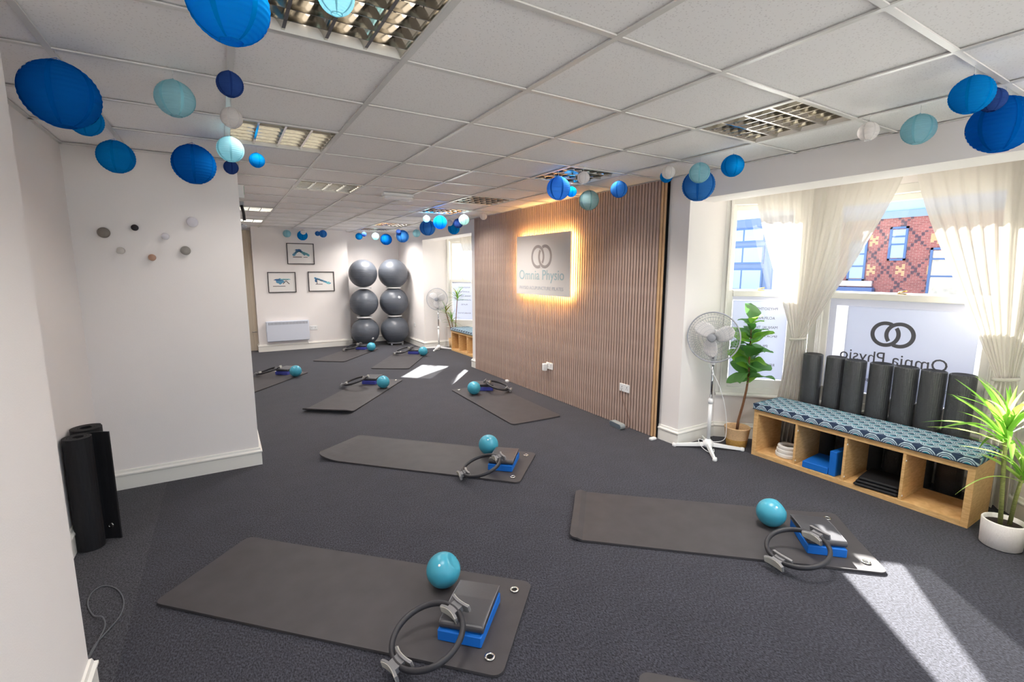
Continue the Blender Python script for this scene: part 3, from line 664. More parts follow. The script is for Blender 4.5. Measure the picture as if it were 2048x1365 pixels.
# ------------------------------------------------------------------ pedestal fans
def fan(loc, face, label):
    t = thing('pedestal_fan', label, 'fan', loc, 0, 'white pedestal fans'); F_ = math.atan2(face[1], face[0])
    for k in range(4):
        a = math.radians(-132.5 + 90 * k); c, s_ = math.cos(a), math.sin(a); Lg = .30; nx, ny = -s_, c
        def q(rr, w_, z): return (c * rr + nx * w_, s_ * rr + ny * w_, z)
        vs = [q(.02, -.022, .028), q(.02, .022, .028), q(Lg, .012, .004), q(Lg, -.012, .004), q(.02, -.014, .062), q(.02, .014, .062), q(Lg, .007, .03), q(Lg, -.007, .03)]
        lg = MB().add(vs, [(3, 2, 1, 0), (4, 5, 6, 7), (0, 1, 5, 4), (1, 2, 6, 5), (2, 3, 7, 6), (3, 0, 4, 7)]).build('leg', WHITEPL, t, .003)
        MB().lathe([(0, 0), (.018, 0), (.02, .008), (.018, .03), (0, .036)], 14, o=(c * Lg, s_ * Lg, .0)).build('foot', WHITEPL, lg)
    MB().lathe([(0, .02), (.045, .022), (.05, .04), (.046, .07), (.028, .085), (.02, .095), (0, .095)], 24).build('hub_collar', WHITEPL, t)
    MB().lathe([(0, .09), (.0165, .09), (.0165, .445), (0, .445)], 20).build('pole', WHITEPL, t)
    MB().lathe([(0, .435), (.022, .437), (.024, .46), (.02, .478), (.014, .485), (0, .485)], 20).build('height_clamp', WHITEPL, t)
    MB().lathe([(0, .48), (.0105, .48), (.0105, .80), (0, .80)], 16).build('inner_pole', CHROME, t)
    R_ = Matrix.Rotation(F_, 4, 'Z')
    cb = MB().prism([(-.024, -.026), (.018, -.03), (.027, -.015), (.027, .015), (.018, .03), (-.024, .026)], .80, .94); cb.v = [((x * (.7 + .3 * (z - .80) / .14)), y * (.7 + .3 * (z - .80) / .14), z) for x, y, z in cb.v]
    cb.xf(R_).build('control_box', WHITEPL, t, .004)
    bt = MB()
    for k in range(4): bt.box(.020, .029, -.009, .009, .862 + k * .016, .873 + k * .016)
    bt.xf(R_).build('buttons', DARKPL, t)
    hz = 1.06; hx = .065
    X = Matrix.Translation((0, 0, hz)) @ R_ @ Matrix.Translation((hx, 0, 0)) @ Matrix.Rotation(PI / 2, 4, 'Y')   # local +Z -> facing direction
    MB().lathe([(0, -.17), (.045, -.165), (.06, -.13), (.062, -.06), (.05, -.035), (0, -.03)], 28).xf(X).build('motor', WHITEPL, t)
    MB().tube([(0, 0, .93), (0, 0, 1.02)], .022, 14).build('neck', WHITEPL, t)
    MB().lathe([(0, .026), (.02, .024), (.03, .012), (.031, -.02), (0, -.02)], 24).xf(X).build('hub_cap', GREYPL, t)
    for k in range(3):
        rows = []; a0 = math.radians(100 + 120 * k)
        for i in range(9):
            s_ = i / 8; rr = .026 + .16 * s_; wd = (.028 + .085 * math.sin(PI * min(1, s_ * .62 + .14))) * (1 if s_ < .8 else math.sqrt(max(.02, 1 - ((s_ - .8) / .2) ** 2 * .9)))
            row = []
            for j in range(7):
                q = (j / 6 - .5) * 2; ang = a0 + q * wd / max(rr, .05) * .62 + .28 * s_; row.append((rr * math.cos(ang), rr * math.sin(ang), -.006 + q * .022 * (1 - .4 * s_)))
            rows.append(row)
        bl = MB().grid(rows).xf(X).build('blade', FANWHITE, t)
        so = bl.modifiers.new('solid', 'SOLIDIFY'); so.thickness = .003
    Rg = .224
    MB().tube([(Rg * math.cos(2 * PI * i / 64), Rg * math.sin(2 * PI * i / 64), 0) for i in range(64)], .0065, 8, closed=True, up=(0, 0, 1)).xf(X).build('guard_rim', WIRE, t)
    for nm, zd in (('front_guard', .062), ('rear_guard', -.075)):
        g = MB()
        def gz(rr): return zd * (1 - (rr / Rg) ** 2.4)
        for k in range(48):
            a = 2 * PI * k / 48 + (.05 if zd > 0 else 0); sw_ = .5 if zd > 0 else -.4
            pts = []
            for i in range(6):
                rr = .036 + (Rg - .036) * i / 5; b_ = a + sw_ * (i / 5); pts.append((rr * math.cos(b_), rr * math.sin(b_), gz(rr)))
            g.tube(pts, .0010, 3)
        for rr in (.04, .075, .11, .145, .18, .205): g.tube([(rr * math.cos(2 * PI * i / 40), rr * math.sin(2 * PI * i / 40), gz(rr)) for i in range(40)], .0011, 3, closed=True)
        g.xf(X).build(nm, WIRE, t)
    MB().lathe([(0, .064), (.03, .064), (.036, .06), (.03, .056), (0, .056)], 24).xf(X).build('guard_badge', GREYPL, t)
    pts = [(-.02, .03, .80), (.03, -.06, .6), (.075, -.10, .4), (.10, -.11, .2), (.09, -.09, .09), (.02, .02, .06), (-.07, .05, .09), (-.10, -.0, .045), (-.095, -.07, .012), (-.05, -.10, .008), (.0, -.06, .02)]
    sm = []
    for i in range(len(pts) - 1):
        for k in range(6):
            p0_, p1_, p2_, p3_ = (Vector(pts[max(0, min(len(pts) - 1, i + q))]) for q in (-1, 0, 1, 2)); u = k / 6
            sm.append(.5 * ((2 * p1_) + (-p0_ + p2_) * u + (2 * p0_ - 5 * p1_ + 4 * p2_ - p3_) * u * u + (-p0_ + 3 * p1_ - 3 * p2_ + p3_) * u ** 3))
    MB().tube(sm, .003, 6).build('power_cord', WHITEPL, t)
    return t
fan((3.778, 2.69, 0), (-.92, -.39), 'white pedestal fan standing by the near pillar')
fan((3.83, 9.30, 0), (-.62, -.78), 'white pedestal fan standing in the far bay')

# ------------------------------------------------------------------ plants
def leaf_mesh(L, Wd, droop, fold, kind):
    rows = []; nseg = 9 if kind == 'fig' else 10
    for i in range(nseg + 1):
        s = i / nseg
        if kind == 'fig': w_ = Wd * (.12 + math.sin(PI * min(1, s ** 1.25 * .93 + .02)) ** .8) * (1 if s < .97 else .35)
        else: w_ = Wd * (.45 + .55 * math.sin(PI * min(1, s * .8 + .15))) * (1 - s ** 5 * .97)
        x = L * (s - .15 * droop * s * s); z = -L * droop * s * s * .6 + L * .06 * math.sin(PI * s)
        row = []
        for q in (-1, -.5, 0, .5, 1):
            wav = .012 * math.sin(s * 9 + q * 2) * abs(q) if kind == 'fig' else 0
            row.append((x, q * w_ / 2, z + fold * abs(q) * w_ * .5 + wav))
        rows.append(row)
    mb = MB().grid(rows)
    if kind == 'fig': mb.tube([(-.02, 0, 0), (0, 0, 0)] + [r_[2] for r_ in rows[:8]], [.003] * 2 + [.0025 - .0002 * i for i in range(8)], 5)
    return mb
FIG = [leaf_mesh(L, w_, dr, fo, 'fig').mesh('leaf') for L, w_, dr, fo in ((.24, .17, .35, .22), (.27, .19, .15, .18), (.20, .14, .6, .25), (.25, .18, .8, .15))]
FIG2 = [m_.copy() for m_ in FIG]
for m_ in FIG: m_.materials.append(LEAFD)
for m_ in FIG2: m_.materials.append(LEAFL)
def put_leaf(me, root, p, az, el, roll=0.0, sc=1.0):
    o = link('leaf', me, None, root)
    o.matrix_local = Matrix.Translation(p) @ Matrix.Rotation(az, 4, 'Z') @ Matrix.Rotation(-el, 4, 'Y') @ Matrix.Rotation(roll, 4, 'X') @ Matrix.Scale(sc, 4)
    return o
t = thing('fig_plant', 'broad-leaved fig plant in a woven straw pot behind the near fan', 'plant', (4.075, 2.60, 0))
MB().lathe([(0, .002), (.085, .002), (.088, .006), (.097, .075), (.0975, .078)], 36).build('pot_base', STRAW2, t)
MB().lathe([(.0975, .078), (.112, .178), (.116, .186), (.112, .192), (.106, .186), (.094, .10)], 36).build('pot', STRAW, t)
MB().lathe([(0, .128), (.05, .132), (.098, .125)], 24).build('soil', SOIL, t)
trunk = [(.01, .01, .12), (.0, -.005, .25), (.012, -.03, .40), (.02, -.05, .55), (.024, -.06, .70), (.02, -.055, .85), (.028, -.05, 1.0), (.03, -.045, 1.17)]
MB().tube(trunk, [.013, .012, .011, .010, .009, .008, .006, .004], 8).build('trunk', BARK, t)
rn = random.Random(5); side = Vector((.60, -.80)); camd = Vector((-.84, -.54))
for k in range(30):
    z = .63 + .56 * k / 29; i = 0
    while i < len(trunk) - 2 and trunk[i + 1][2] < z: i += 1
    a_, b_ = Vector(trunk[i]), Vector(trunk[i + 1]); p_ = a_.lerp(b_, (z - a_.z) / (b_.z - a_.z))
    put_leaf((FIG if rn.random() < .55 else FIG2)[rn.randrange(4)], t, p_, k * 2.4 + rn.uniform(-.3, .3), rn.uniform(.15, .75) if z < 1.1 else rn.uniform(.6, 1.1), rn.uniform(-.5, .5), rn.uniform(.7, 1.0) * (1 if z < 1.0 else .8))
DR = [leaf_mesh(L, w_, dr, .35, 'blade').mesh('leaf') for L, w_, dr in ((.42, .032, .25), (.47, .034, .6), (.39, .036, .1), (.45, .03, .95))]
DRS = []
for mt_ in (BLADE, BLADE2, BLADE3):
    st = [m_.copy() for m_ in DR]
    for m_ in st: m_.materials.append(mt_)
    DRS.append(st)
def tuft(root, p, n, sc, seed, mats=(0, 0, 1), lo=.1, ok=lambda q: True):
    rn = random.Random(seed)
    for k in range(n):
        el = lo + (1.42 - lo) * ((k + .5) / n) ** .8; az = k * 2.4 + rn.uniform(-.25, .25)
        for _ in range(40):
            if ok(root.location + Vector(p) + Vector((math.cos(az) * math.cos(el), math.sin(az) * math.cos(el), 0)) * (.46 * sc)): break
            az += .7; el = min(1.45, el + .01)
        put_leaf(DRS[mats[rn.randrange(len(mats))]][rn.randrange(4)], root, Vector(p) + Vector((0, 0, -.06 + .10 * k / n)), az, el, rn.uniform(-.3, .3), sc * rn.uniform(.8, 1.1) * (.8 if k > n * .8 else 1))
t = thing('spiky_plant', 'spiky green dracaena with two canes in a ribbed white pot at right edge', 'plant', (3.92, .748, 0))
prof = [(0, .0), (.108, .0), (.116, .006)]; nr = 40
pot = MB().lathe([(0, .002), (.088, .002), (.095, .008), (.100, .16), (.096, .166), (.090, .164), (.087, .12)], 64)
pv = []
for x, y, z in pot.v:
    rr = math.hypot(x, y); a = math.atan2(y, x)
    if .092 < rr and .01 < z < .155: rr2 = rr + .0022 * math.sin(a * 32); x, y = x * rr2 / rr, y * rr2 / rr
    pv.append((x, y, z))
pot.v = pv; pot.build('pot', mat('ribbed_pot', (232, 226, 222), .65, bump=1.0, bscale=70, stretch=(1.4, 1.4, .5)), t)
MB().lathe([(0, .139), (.06, .142), (.0885, .138)], 24).build('soil', SOIL, t)
MB().tube([(-.02, .01, .13), (-.022, .02, .3), (-.018, .035, .5), (-.022, .045, .67)], [.012, .011, .011, .01], 8).build('cane', GREENSTEM, t)
MB().tube([(.02, -.02, .13), (.005, -.03, .3), (-.005, -.045, .46)], [.011, .010, .009], 8).build('cane', GREENSTEM, t)
OKN = lambda q: q.y > .50 and q.x < 4.28 and q.x < 4.0 + (q.y - .45)
tuft(t, (-.022, .045, .69), 36, .95, 4, ok=OKN); tuft(t, (-.005, -.047, .48), 26, .72, 6, ok=OKN)
t = thing('palm_plant', 'tall stemmed spiky plant with yellowing leaves in the far bay', 'plant', (4.15, 9.20, 0))
MB().lathe([(0, .002), (.11, .002), (.13, .22), (.12, .225), (.11, .16), (0, .16)], 28).build('pot', STRAW, t)
for (px, py, pz, n, sc, sd) in ((.03, -.10, 1.08, 24, .66, 1), (-.17, .05, .80, 18, .62, 2), (-.06, .0, .60, 20, .58, 3)):
    MB().tube([(0, 0, .15), (px * .4, py * .4, pz * .5), (px, py, pz)], [.012, .010, .008], 7).build('cane', BARK, t); tuft(t, (px, py, pz), n, sc, sd, (0, 0, 2), .0, ok=lambda q: q.y < 9.43 and q.x < 4.15 + (9.5 - q.y))

# ------------------------------------------------------------------ exercise mats and the kit on them
def mat_mesh(L, Wd, th, curl, wave, rc=.045):
    """lofted along the length; x runs from the plain end (-L/2) to the eyelet end (+L/2)"""
    xs = []
    n = 44
    for i in range(n + 1):
        s = i / n; xs.append(-L / 2 + L * s)
    for e in (-1, 1): xs += [e * (L / 2 - rc * (1 - math.cos(a))) for a in (0, .35, .6, .9, 1.2, 1.5708)]
    xs = sorted(set(round(x, 5) for x in xs)); rows = []
    for x in xs:
        dx = max(0, rc - (L / 2 - abs(x))); hw_ = Wd / 2 - (rc - math.sqrt(max(0, rc * rc - dx * dx))); row_t = []; row_b = []
        for q in (-1, -.85, -.5, 0, .5, .85, 1):
            z = curl(x, q) + wave * (math.sin(x * 5 + q) * .5 + .5) * (abs(q) ** 2); row_t.append((x, q * hw_, z + th)); row_b.append((x, q * hw_, z))
        rows.append(row_t + row_b[::-1])
    mb = MB().grid(rows, smooth=False, wrap=True); k = len(rows[0]); mb.add([], [])
    mb.f.append(list(range(k))[::-1]); mb.sm.append(False); o = (len(rows) - 1) * k; mb.f.append([o + i for i in range(k)]); mb.sm.append(False)
    return mb
def exercise_mat(cx, cy, ang, L, Wd, label, curl=None, eyes=True, wave=.002):
    t = thing('exercise_mat', label, 'exercise mat', (cx, cy, .0015), ang, 'black exercise mats on the floor')
    cf = curl or (lambda x, q: 0.0)
    mat_mesh(L, Wd, .012, cf, wave).build('mat_sheet', MATBLK, t)
    if eyes:
        for s_ in (-1, 1):
            x = L / 2 - .075; y = s_ * (Wd / 2 - .085); z = .0125 + cf(x, s_ * .7) + .002
            e = MB().lathe([(.0125, .001), (.013, .004), (.017, .0055), (.0225, .0045), (.024, 0), (.0125, 0)], 24, closed=True, o=(x, y, z)).build('eyelet', STEEL, t)
            MB().lathe([(0, .0022), (.0128, .0022)], 16, o=(x, y, z)).build('eyelet_shade_disc', HOLE_SHADE, e)  # black disc paints the dark inside of the eyelet
    return t
BALLM = None
def soft_ball_mesh(r_, dent):
    mb = MB(); rows = []; n1, n2 = 36, 48; dv = Vector(dent).normalized() if dent else None
    for i in range(n1 + 1):
        th = PI * i / n1; row = []
        for j in range(n2):
            ph = 2 * PI * j / n2; p = Vector((math.sin(th) * math.cos(ph), math.sin(th) * math.sin(ph), math.cos(th))); k = 1.0
            if dv:
                c = p.dot(dv)
                if c > .84: k = .84 / c - .07 * ((c - .84) / .16)
            q = p * (r_ * k); q.z = max(q.z, -r_ * .965); row.append(q)
        rows.append(row)
    mb.grid(rows, wrap=True); return mb
def soft_ball(x, y, z0, label, dent=None, r_=.088, logo=None):
    t = thing('soft_ball', label, 'exercise ball', (x, y, z0), 0, 'teal soft balls on the mats'); m = soft_ball_mesh(r_, dent); m.v = [(a, b, c + r_ * .965) for a, b, c in m.v]; m.build('shell', TEAL, t)
    d_ = Vector(logo or (-.35, -.55, .75)).normalized(); zz = d_.to_track_quat('Z', 'Y').to_matrix()
    MB().lathe([(0, 0.0), (.006, 0.0), (.0065, -.001)], 14, m=zz, o=tuple(d_ * (r_ + .0006) + Vector((0, 0, r_ * .965)))).build('printed_mark', WHITEPL, t)
    return t
def fold_pad(x, y, z, ang, label, sx=.30, sy=.20, m=VINYL):
    """folded vinyl pad: two leaves joined by a rounded fold at the near end (-x)"""
    t = thing('folded_pad', label, 'pad', (x, y, z), ang, 'black folded pads on the blocks')
    prof = []
    for i in range(9):
        a = PI / 2 + PI * i / 8; prof.append((-sx / 2 + .016 + .019 * math.cos(a), .019 + .019 * math.sin(a)))
    outer = [(sx / 2, .037 - .006)] + [(sx * .1, .0385)] + prof + [(sx / 2, 0)]
    inner = [(sx / 2, .012), (-sx / 2 + .02, .013), (-sx / 2 + .014, .018), (-sx / 2 + .02, .0225), (sx / 2, .0205)]
    poly = outer + inner
    mb = MB(); n = len(poly)
    rows = []
    for q in (-sy / 2, -sy / 2 + .006, sy / 2 - .006, sy / 2):
        k = .93 if abs(q) == sy / 2 else 1.0; rows.append([(px, q, .018 + (pz - .018) * k) for px, pz in poly])
    mb.grid(rows, smooth=False, wrap=True); mb.f.append(list(range(n))[::-1]); mb.sm.append(False); mb.f.append([3 * n + i for i in range(n)]); mb.sm.append(False)
    mb.build('folded_leaf', m, t)
    for s_ in (-1, 1):
        MB().tube([(sx / 2 - .002, s_ * (sy / 2 + .001), .03), (sx * .1, s_ * (sy / 2 + .001), .037), (-sx / 2 + .018, s_ * (sy / 2 + .001), .036), (-sx / 2 + .004, s_ * (sy / 2 + .001), .027)], .0018, 5).build('edge_piping', PIPING, t)
    return t
def ring_meshes():
    R = .155; hp = MB().tube([(R * math.cos(2 * PI * i / 64), R * math.sin(2 * PI * i / 64), 0) for i in range(64)], .0145, 10, closed=True, flat=.85, up=(0, 0, 1)).mesh('hoop')
    def plate(off, bend, thick, halfl, w_):
        rows = []
        for i in range(13):
            q = (i / 12 - .5) * 2; y = q * halfl; x = off + bend * q * q; wz = w_ * (1 - .35 * q * q) / 2
            rows.append([(x - thick / 2, y, -wz), (x + thick / 2, y, -wz), (x + thick / 2, y, wz), (x - thick / 2, y, wz)])
        mb = MB().grid(rows, smooth=False, wrap=True); mb.f.append([3, 2, 1, 0]); mb.sm.append(False); k = 12 * 4; mb.f.append([k, k + 1, k + 2, k + 3]); mb.sm.append(False)
        return mb
    h = MB().box(R - .022, R + .022, -.028, .028, -.013, .013)
    a = plate(R + .026, .010, .010, .058, .05); b = plate(R - .025, -.010, .010, .058, .05)
    h.add(a.v, a.f).add(b.v, b.f)
    pads = plate(R + .032, .010, .004, .054, .046), plate(R - .031, -.010, .004, .054, .046)
    pm = MB().add(pads[0].v, pads[0].f).add(pads[1].v, pads[1].f)
    return hp, h.mesh('handle'), pm.mesh('grip_pad')
RING = ring_meshes()
def pilates_ring(A, B, label):
    A, B = Vector(A), Vector(B); c = (A + B) / 2; x = (A - B).normalized(); y = Vector((0, 0, 1)).cross(x).normalized(); z = x.cross(y)
    t = thing('pilates_ring', label, 'exercise ring', (0, 0, 0), 0, 'pilates rings on the mats')
    t.matrix_world = Matrix(((x.x, y.x, z.x, c.x), (x.y, y.y, z.y, c.y), (x.z, y.z, z.z, c.z), (0, 0, 0, 1)))
    link('hoop', RING[0], HOOP, t)
    for k in range(2):
        h = link('handle', RING[1], GRIP, t); h.rotation_euler = (0, 0, PI * k); link('grip_pad', RING[2], GRIPPAD, h)
    return t
def kit(cx, cy, ang, L, Wd, where, ball, blk, A, B, curl=None, dent=None, bm=BLUEFOAM, pm=VINYL, flip=False, logo=None):
    """blk: x, y, heading of the block's long side"""
    exercise_mat(cx, cy, ang, L, Wd, 'black exercise mat ' + where, curl)
    soft_ball(ball[0], ball[1], .0165, 'teal soft ball on the mat ' + where, dent, logo=logo)
    foam_block(blk[0], blk[1], .0145, .31, .205, .052, blk[2], '%s foam block on the mat %s' % ('blue' if bm is BLUEFOAM else 'indigo', where), bm, 'foam blocks on the mats')
    fold_pad(blk[0] + .008 * math.cos(blk[2]), blk[1] + .008 * math.sin(blk[2]), .067, blk[2] + .03, 'black folded pad on the block on the mat ' + where, m=pm)
    pilates_ring(A, B, 'black pilates ring with grey handles on the mat ' + where)
D45 = math.radians
def curl_end(h, span, L, one=None):
    def c(x, q):
        s = (span - (x + L / 2)) / span
        if s <= 0: return 0.0
        w_ = 1.0 if one is None else max(0.0, .5 + .5 * q * one)
        return h * s * s * w_
    return c
kit(.438, 2.331, D45(-45.2), 1.79, .615, 'nearest the camera at lower left', (.876, 2.13), (.885, 1.832, D45(44.5)), (.800, 1.786, .150), (.482, 1.715, .052), dent=(.55, -.35, .55), logo=(-.45, -.5, .72))
kit(2.575, 1.794, D45(-42.3), 1.74, .655, 'catching the sunlight at lower right', (2.925, 1.59), (2.985, 1.335, D45(45)), (2.845, 1.265, .145), (2.50, 1.314, .05), curl=lambda x, q: (.012 if x < -.80 else 0.0) + (.016 * max(0, (x - .66) / .25) ** 2 * max(0, q) if x > .66 else 0), dent=(.75, -.35, .5))
kit(1.461, 3.835, D45(-46.1), 1.82, .635, 'in the middle of the floor', (1.938, 3.60), (1.945, 3.335, D45(47)), (1.825, 3.200, .145), (1.520, 3.258, .05), curl=curl_end(.05, .22, 1.82, -1))
kit(2.90, 5.05, D45(88.2), 1.73, .64, 'lying along the slatted wall', (2.765, 5.535), (2.985, 5.73, D45(-30)), (2.995, 5.62, .145), (3.235, 5.40, .05), bm=PURPFOAM)
kit(1.456, 6.367, D45(51.6), 1.75, .60, 'with a curled end at centre back', (1.83, 6.50), (1.80, 6.93, D45(51.6)), (1.665, 6.74, .145), (1.36, 6.84, .05), curl=curl_end(.04, .16, 1.75), bm=PURPFOAM)
kit(2.022, 9.574, D45(50.4), 1.50, .62, 'in front of the stacked gym balls', (2.52, 9.72), (2.46, 10.10, D45(50.4)), (2.36, 9.99, .145), (2.03, 9.94, .05), bm=PURPFOAM)
kit(2.777, 8.513, D45(57.3), 1.73, .65, 'beside the far sun patches', (3.235, 8.66), (3.21, 9.02, D45(52)), (3.11, 8.98, .145), (2.78, 8.97, .05), bm=PURPFOAM)
kit(.304, 7.70, D45(50.4), 1.75, .62, 'half hidden behind the partition edge', (.875, 7.91), (.79, 8.27, D45(50.4)), (.675, 8.13, .145), (.35, 8.24, .05), bm=PURPFOAM)
exercise_mat(1.765, .385, D45(-44), 1.75, .62, 'black exercise mat with only one corner showing at the bottom edge', eyes=False)
# rolled mats standing in the left recess
def rolled_mat(loc, rz, r0, turns, th, hgt, label, tail):
    t = thing('rolled_mat', label, 'exercise mat', loc, rz, 'rolled mats in the left recess'); pts = []
    n = int(turns * 28)
    for i in range(n + 1):
        a = 2 * PI * turns * i / n; rr = r0 + (th + .0022) * a / (2 * PI); pts.append(Vector((rr * math.cos(a), -rr * math.sin(a))))
    d_ = (pts[-1] - pts[-2]).normalized(); p0_ = pts[-1]
    for k in range(1, 7): pts.append(p0_ + d_ * (tail * k / 6) + Vector((-d_.y, d_.x)) * (-.45 * tail * (k / 6) ** 2))
    rows = []
    for i, p in enumerate(pts):
        d_ = (pts[min(i + 1, len(pts) - 1)] - pts[max(i - 1, 0)]).normalized(); nn = Vector((-d_.y, d_.x)) * (th / 2); rows.append([(p.x - nn.x, p.y - nn.y, 0), (p.x + nn.x, p.y + nn.y, 0), (p.x + nn.x, p.y + nn.y, hgt), (p.x - nn.x, p.y - nn.y, hgt)])
    mb = MB().grid(rows, smooth=False, wrap=True); mb.f.append([0, 1, 2, 3]); mb.sm.append(False); k = (len(rows) - 1) * 4; mb.f.append([k + 3, k + 2, k + 1, k]); mb.sm.append(False)
    mb.build('mat_sheet', MATEDGE, t)
    if tail > .03:
        p = pts[-3]; d_ = (pts[-2] - pts[-4]).normalized(); nn = Vector((-d_.y, d_.x, 0)); qz = nn.to_track_quat('Z', 'Y').to_matrix()
        for s_ in (-1, 1): MB().lathe([(.009, 0), (.009, .003), (.014, .004), (.018, 0)], 16, m=Matrix.Rotation(0, 3, 'Z') @ qz if s_ > 0 else qz @ Matrix.Rotation(PI, 3, 'X'), o=(p.x + s_ * nn.x * th / 2, p.y + s_ * nn.y * th / 2, .085)).build('eyelet', STEEL, t)
    return t
rolled_mat((-.785, 3.57, .001), D45(-90), .026, 3.5, .010, .685, 'black exercise mat rolled upright with a loose flap in the left recess', .13)
rolled_mat((-.775, 3.745, .001), D45(60), .03, 4.0, .010, .69, 'black exercise mat rolled tight behind the other in the left recess', .02)
pts = [(-.64, 2.32, .004), (-.606, 2.48, .004), (-.59, 2.60, .004), (-.584, 2.685, .005), (-.60, 2.74, .02), (-.645, 2.80, .006), (-.688, 2.92, .004), (-.69, 3.02, .004), (-.65, 3.06, .004), (-.585, 2.99, .004), (-.54, 2.86, .004), (-.536, 2.74, .004), (-.565, 2.64, .008), (-.60, 2.56, .004), (-.61, 2.45, .004), (-.625, 2.31, .004)]
def smooth_path(pts, k=6, closed=False):
    out = []
    for i in range(len(pts) - 1):
        p0_, p1_, p2_, p3_ = (Vector(pts[max(0, min(len(pts) - 1, i + q))]) for q in (-1, 0, 1, 2))
        for j in range(k):
            u = j / k; out.append(.5 * ((2 * p1_) + (-p0_ + p2_) * u + (2 * p0_ - 5 * p1_ + 4 * p2_ - p3_) * u * u + (-p0_ + 3 * p1_ - 3 * p2_ + p3_) * u ** 3))
    out.append(Vector(pts[-1])); return out
tag(MB().tube(smooth_path(pts), .0032, 6).build('cable', mat('grey_cable', (92, 94, 100), .5)), 'thin grey cable looped on the carpet at lower left', 'cable')

# ------------------------------------------------------------------ gym balls with stacking rings
def gym_ball(x, y, z, r_, label, valve=None):
    t = thing('gym_ball', label, 'gym ball', (x, y, z - r_ * .985), 0, 'grey gym balls stacked in two columns'); mb = soft_ball_mesh(r_, None); mb.v = [(a, b, max(-r_ * .985, min(r_ * .985, c)) + r_ * .985) for a, b, c in mb.v]; mb.build('shell', GYM, t, sub=1)
    bands = MB()
    for k in range(-3, 4):
        zz = k * r_ * .09; rr = math.sqrt(r_ * r_ - zz * zz); bands.tube([(rr * math.cos(2 * PI * i / 48), rr * math.sin(2 * PI * i / 48), zz + r_ * .985) for i in range(48)], .0022, 4, closed=True)
    bands.build('grip_bands', GYM, t)
    if valve:
        d_ = Vector(valve).normalized(); MB().lathe([(0, .002), (.026, .001), (.028, -.003)], 18, m=d_.to_track_quat('Z', 'Y').to_matrix(), o=tuple(d_ * (r_ + .001) + Vector((0, 0, r_ * .985)))).build('valve_label', WHITEPL, t)
def ball_ring(x, y, z, label, hgt=.03, rr=.15, legs=False):
    t = thing('stacking_ring', label, 'ring stand', (x, y, z), 0, 'plastic ball stacking rings')
    MB().lathe([(rr - .012, -hgt / 2), (rr + .012, -hgt / 2), (rr + .016, 0), (rr + .012, hgt / 2), (rr - .012, hgt / 2)], 36, closed=True).build('hoop', WHITEPL if not legs else GREYPL, t)
    if legs:
        for k in range(4): a = PI / 4 + k * PI / 2; MB().box(rr * math.cos(a) - .02, rr * math.cos(a) + .02, rr * math.sin(a) - .02, rr * math.sin(a) + .02, -.049, hgt / 2 - .02).build('foot', GREYPL, t, .004)
COLS = [(2.60, 10.46, .298, 'left'), (3.25, 10.44, .312, 'right')]
for x, y, r_, nm in COLS:
    for k, lv in enumerate(('bottom', 'middle', 'top')):
        zc_ = .335 + .623 * k
        gym_ball(x, y, zc_, r_ * (1.03 if (k == 2 and nm == 'right') else 1.0), 'large dark grey gym ball at the %s of the %s column' % (lv, nm), (.3, -.8, -.45) if (k == 0 and nm == 'left') else ((.1, -.9, .35) if (k == 1 and nm == 'right') else None))
    for k, lv in enumerate(('lower', 'upper')): ball_ring(x, y, .335 + .623 * (k + .5), 'white plastic ring between balls, %s one of the %s column' % (lv, nm))
    ball_ring(x, y, .05, 'silver base ring with feet under the %s column of balls' % nm, .03, .17, True)

# ------------------------------------------------------------------ chimney breast: heater, prints, sockets
YF = 10.8
t = thing('panel_heater', 'white electric panel heater mounted on the chimney breast', 'heater', (1.10, YF, .20))
MB().rbox(-.405, .405, -.085, -.02, 0, .42, .012).build('casing', HEATER, t)
MB().box(-.34, .34, -.022, 0, .06, .36).build('wall_bracket', WHITEPL, t)
for k in range(30):
    x = -.36 + k * .0248; MB().box(x, x + .013, -.0865, -.084, .345, .395).build('grille_slot', GREYPL, t)
MB().tube([(.36, -.05, .0), (.37, -.045, -.05), (.375, -.03, -.09)], .004, 6).build('power_cord', WHITEPL, t)
def socket(o, right, label, double=True, plug=None):
    t = thing('wall_socket', label, 'socket', (0, 0, 0), 0, 'white wall sockets'); t.matrix_world = frame_of(o, right, (0, 0, 1)); w_ = .146 if double else .086
    MB().rbox(-w_ / 2, w_ / 2, -.043, .043, 0, .009, .003).build('face_plate', WHITEPL, t)
    for x in ((-.036, .036) if double else (0,)):
        h = MB().box(x - .004, x + .004, .004, .014, .0085, .0096)
        for s_ in (-1, 1): h.box(x + s_ * .011 - .003, x + s_ * .011 + .003, -.014, -.008, .0085, .0096)
        h.build('pin_holes', DARKPL, t); MB().box(x - .006, x + .006, .022, .034, .009, .0125).build('switch', WHITEPL, t, .001)
    return t
socket((1.60, YF, .435), (1, 0, 0), 'white double socket on the chimney breast beside the heater')
socket((XW - .0005, 10.12, .46), (0, -1, 0), 'white single socket low on the wall by the gym balls', False)
s1 = socket((XW - .033, 4.94, .42), (0, -1, 0), 'white double socket on the slatted wall with a white adaptor plugged in')
ad = tag(MB().rbox(-.028, .028, -.05, .045, .009, .06, .006).build('plug_adaptor', WHITEPL), 'white plug-in adaptor on the slatted wall socket', 'adaptor'); ad.matrix_world = frame_of((XW - .035, 5.005, .40), (0, -1, 0), (0, 0, 1))
s2 = socket((XW - .033, 3.58, .418), (0, -1, 0), 'white double socket on the slatted wall above the small speaker')
sp = thing('speaker', 'small grey portable speaker on the carpet against the slatted wall', 'speaker', (3.475, 3.575, .001), D45(84))
cap = [(.10 * (1 if math.cos(a) > 0 else -1) - .03 * (1 if math.cos(a) > 0 else -1) + .03 * math.cos(a), .03 + .03 * math.sin(a)) for a in [PI * 2 * i / 32 for i in range(32)]]
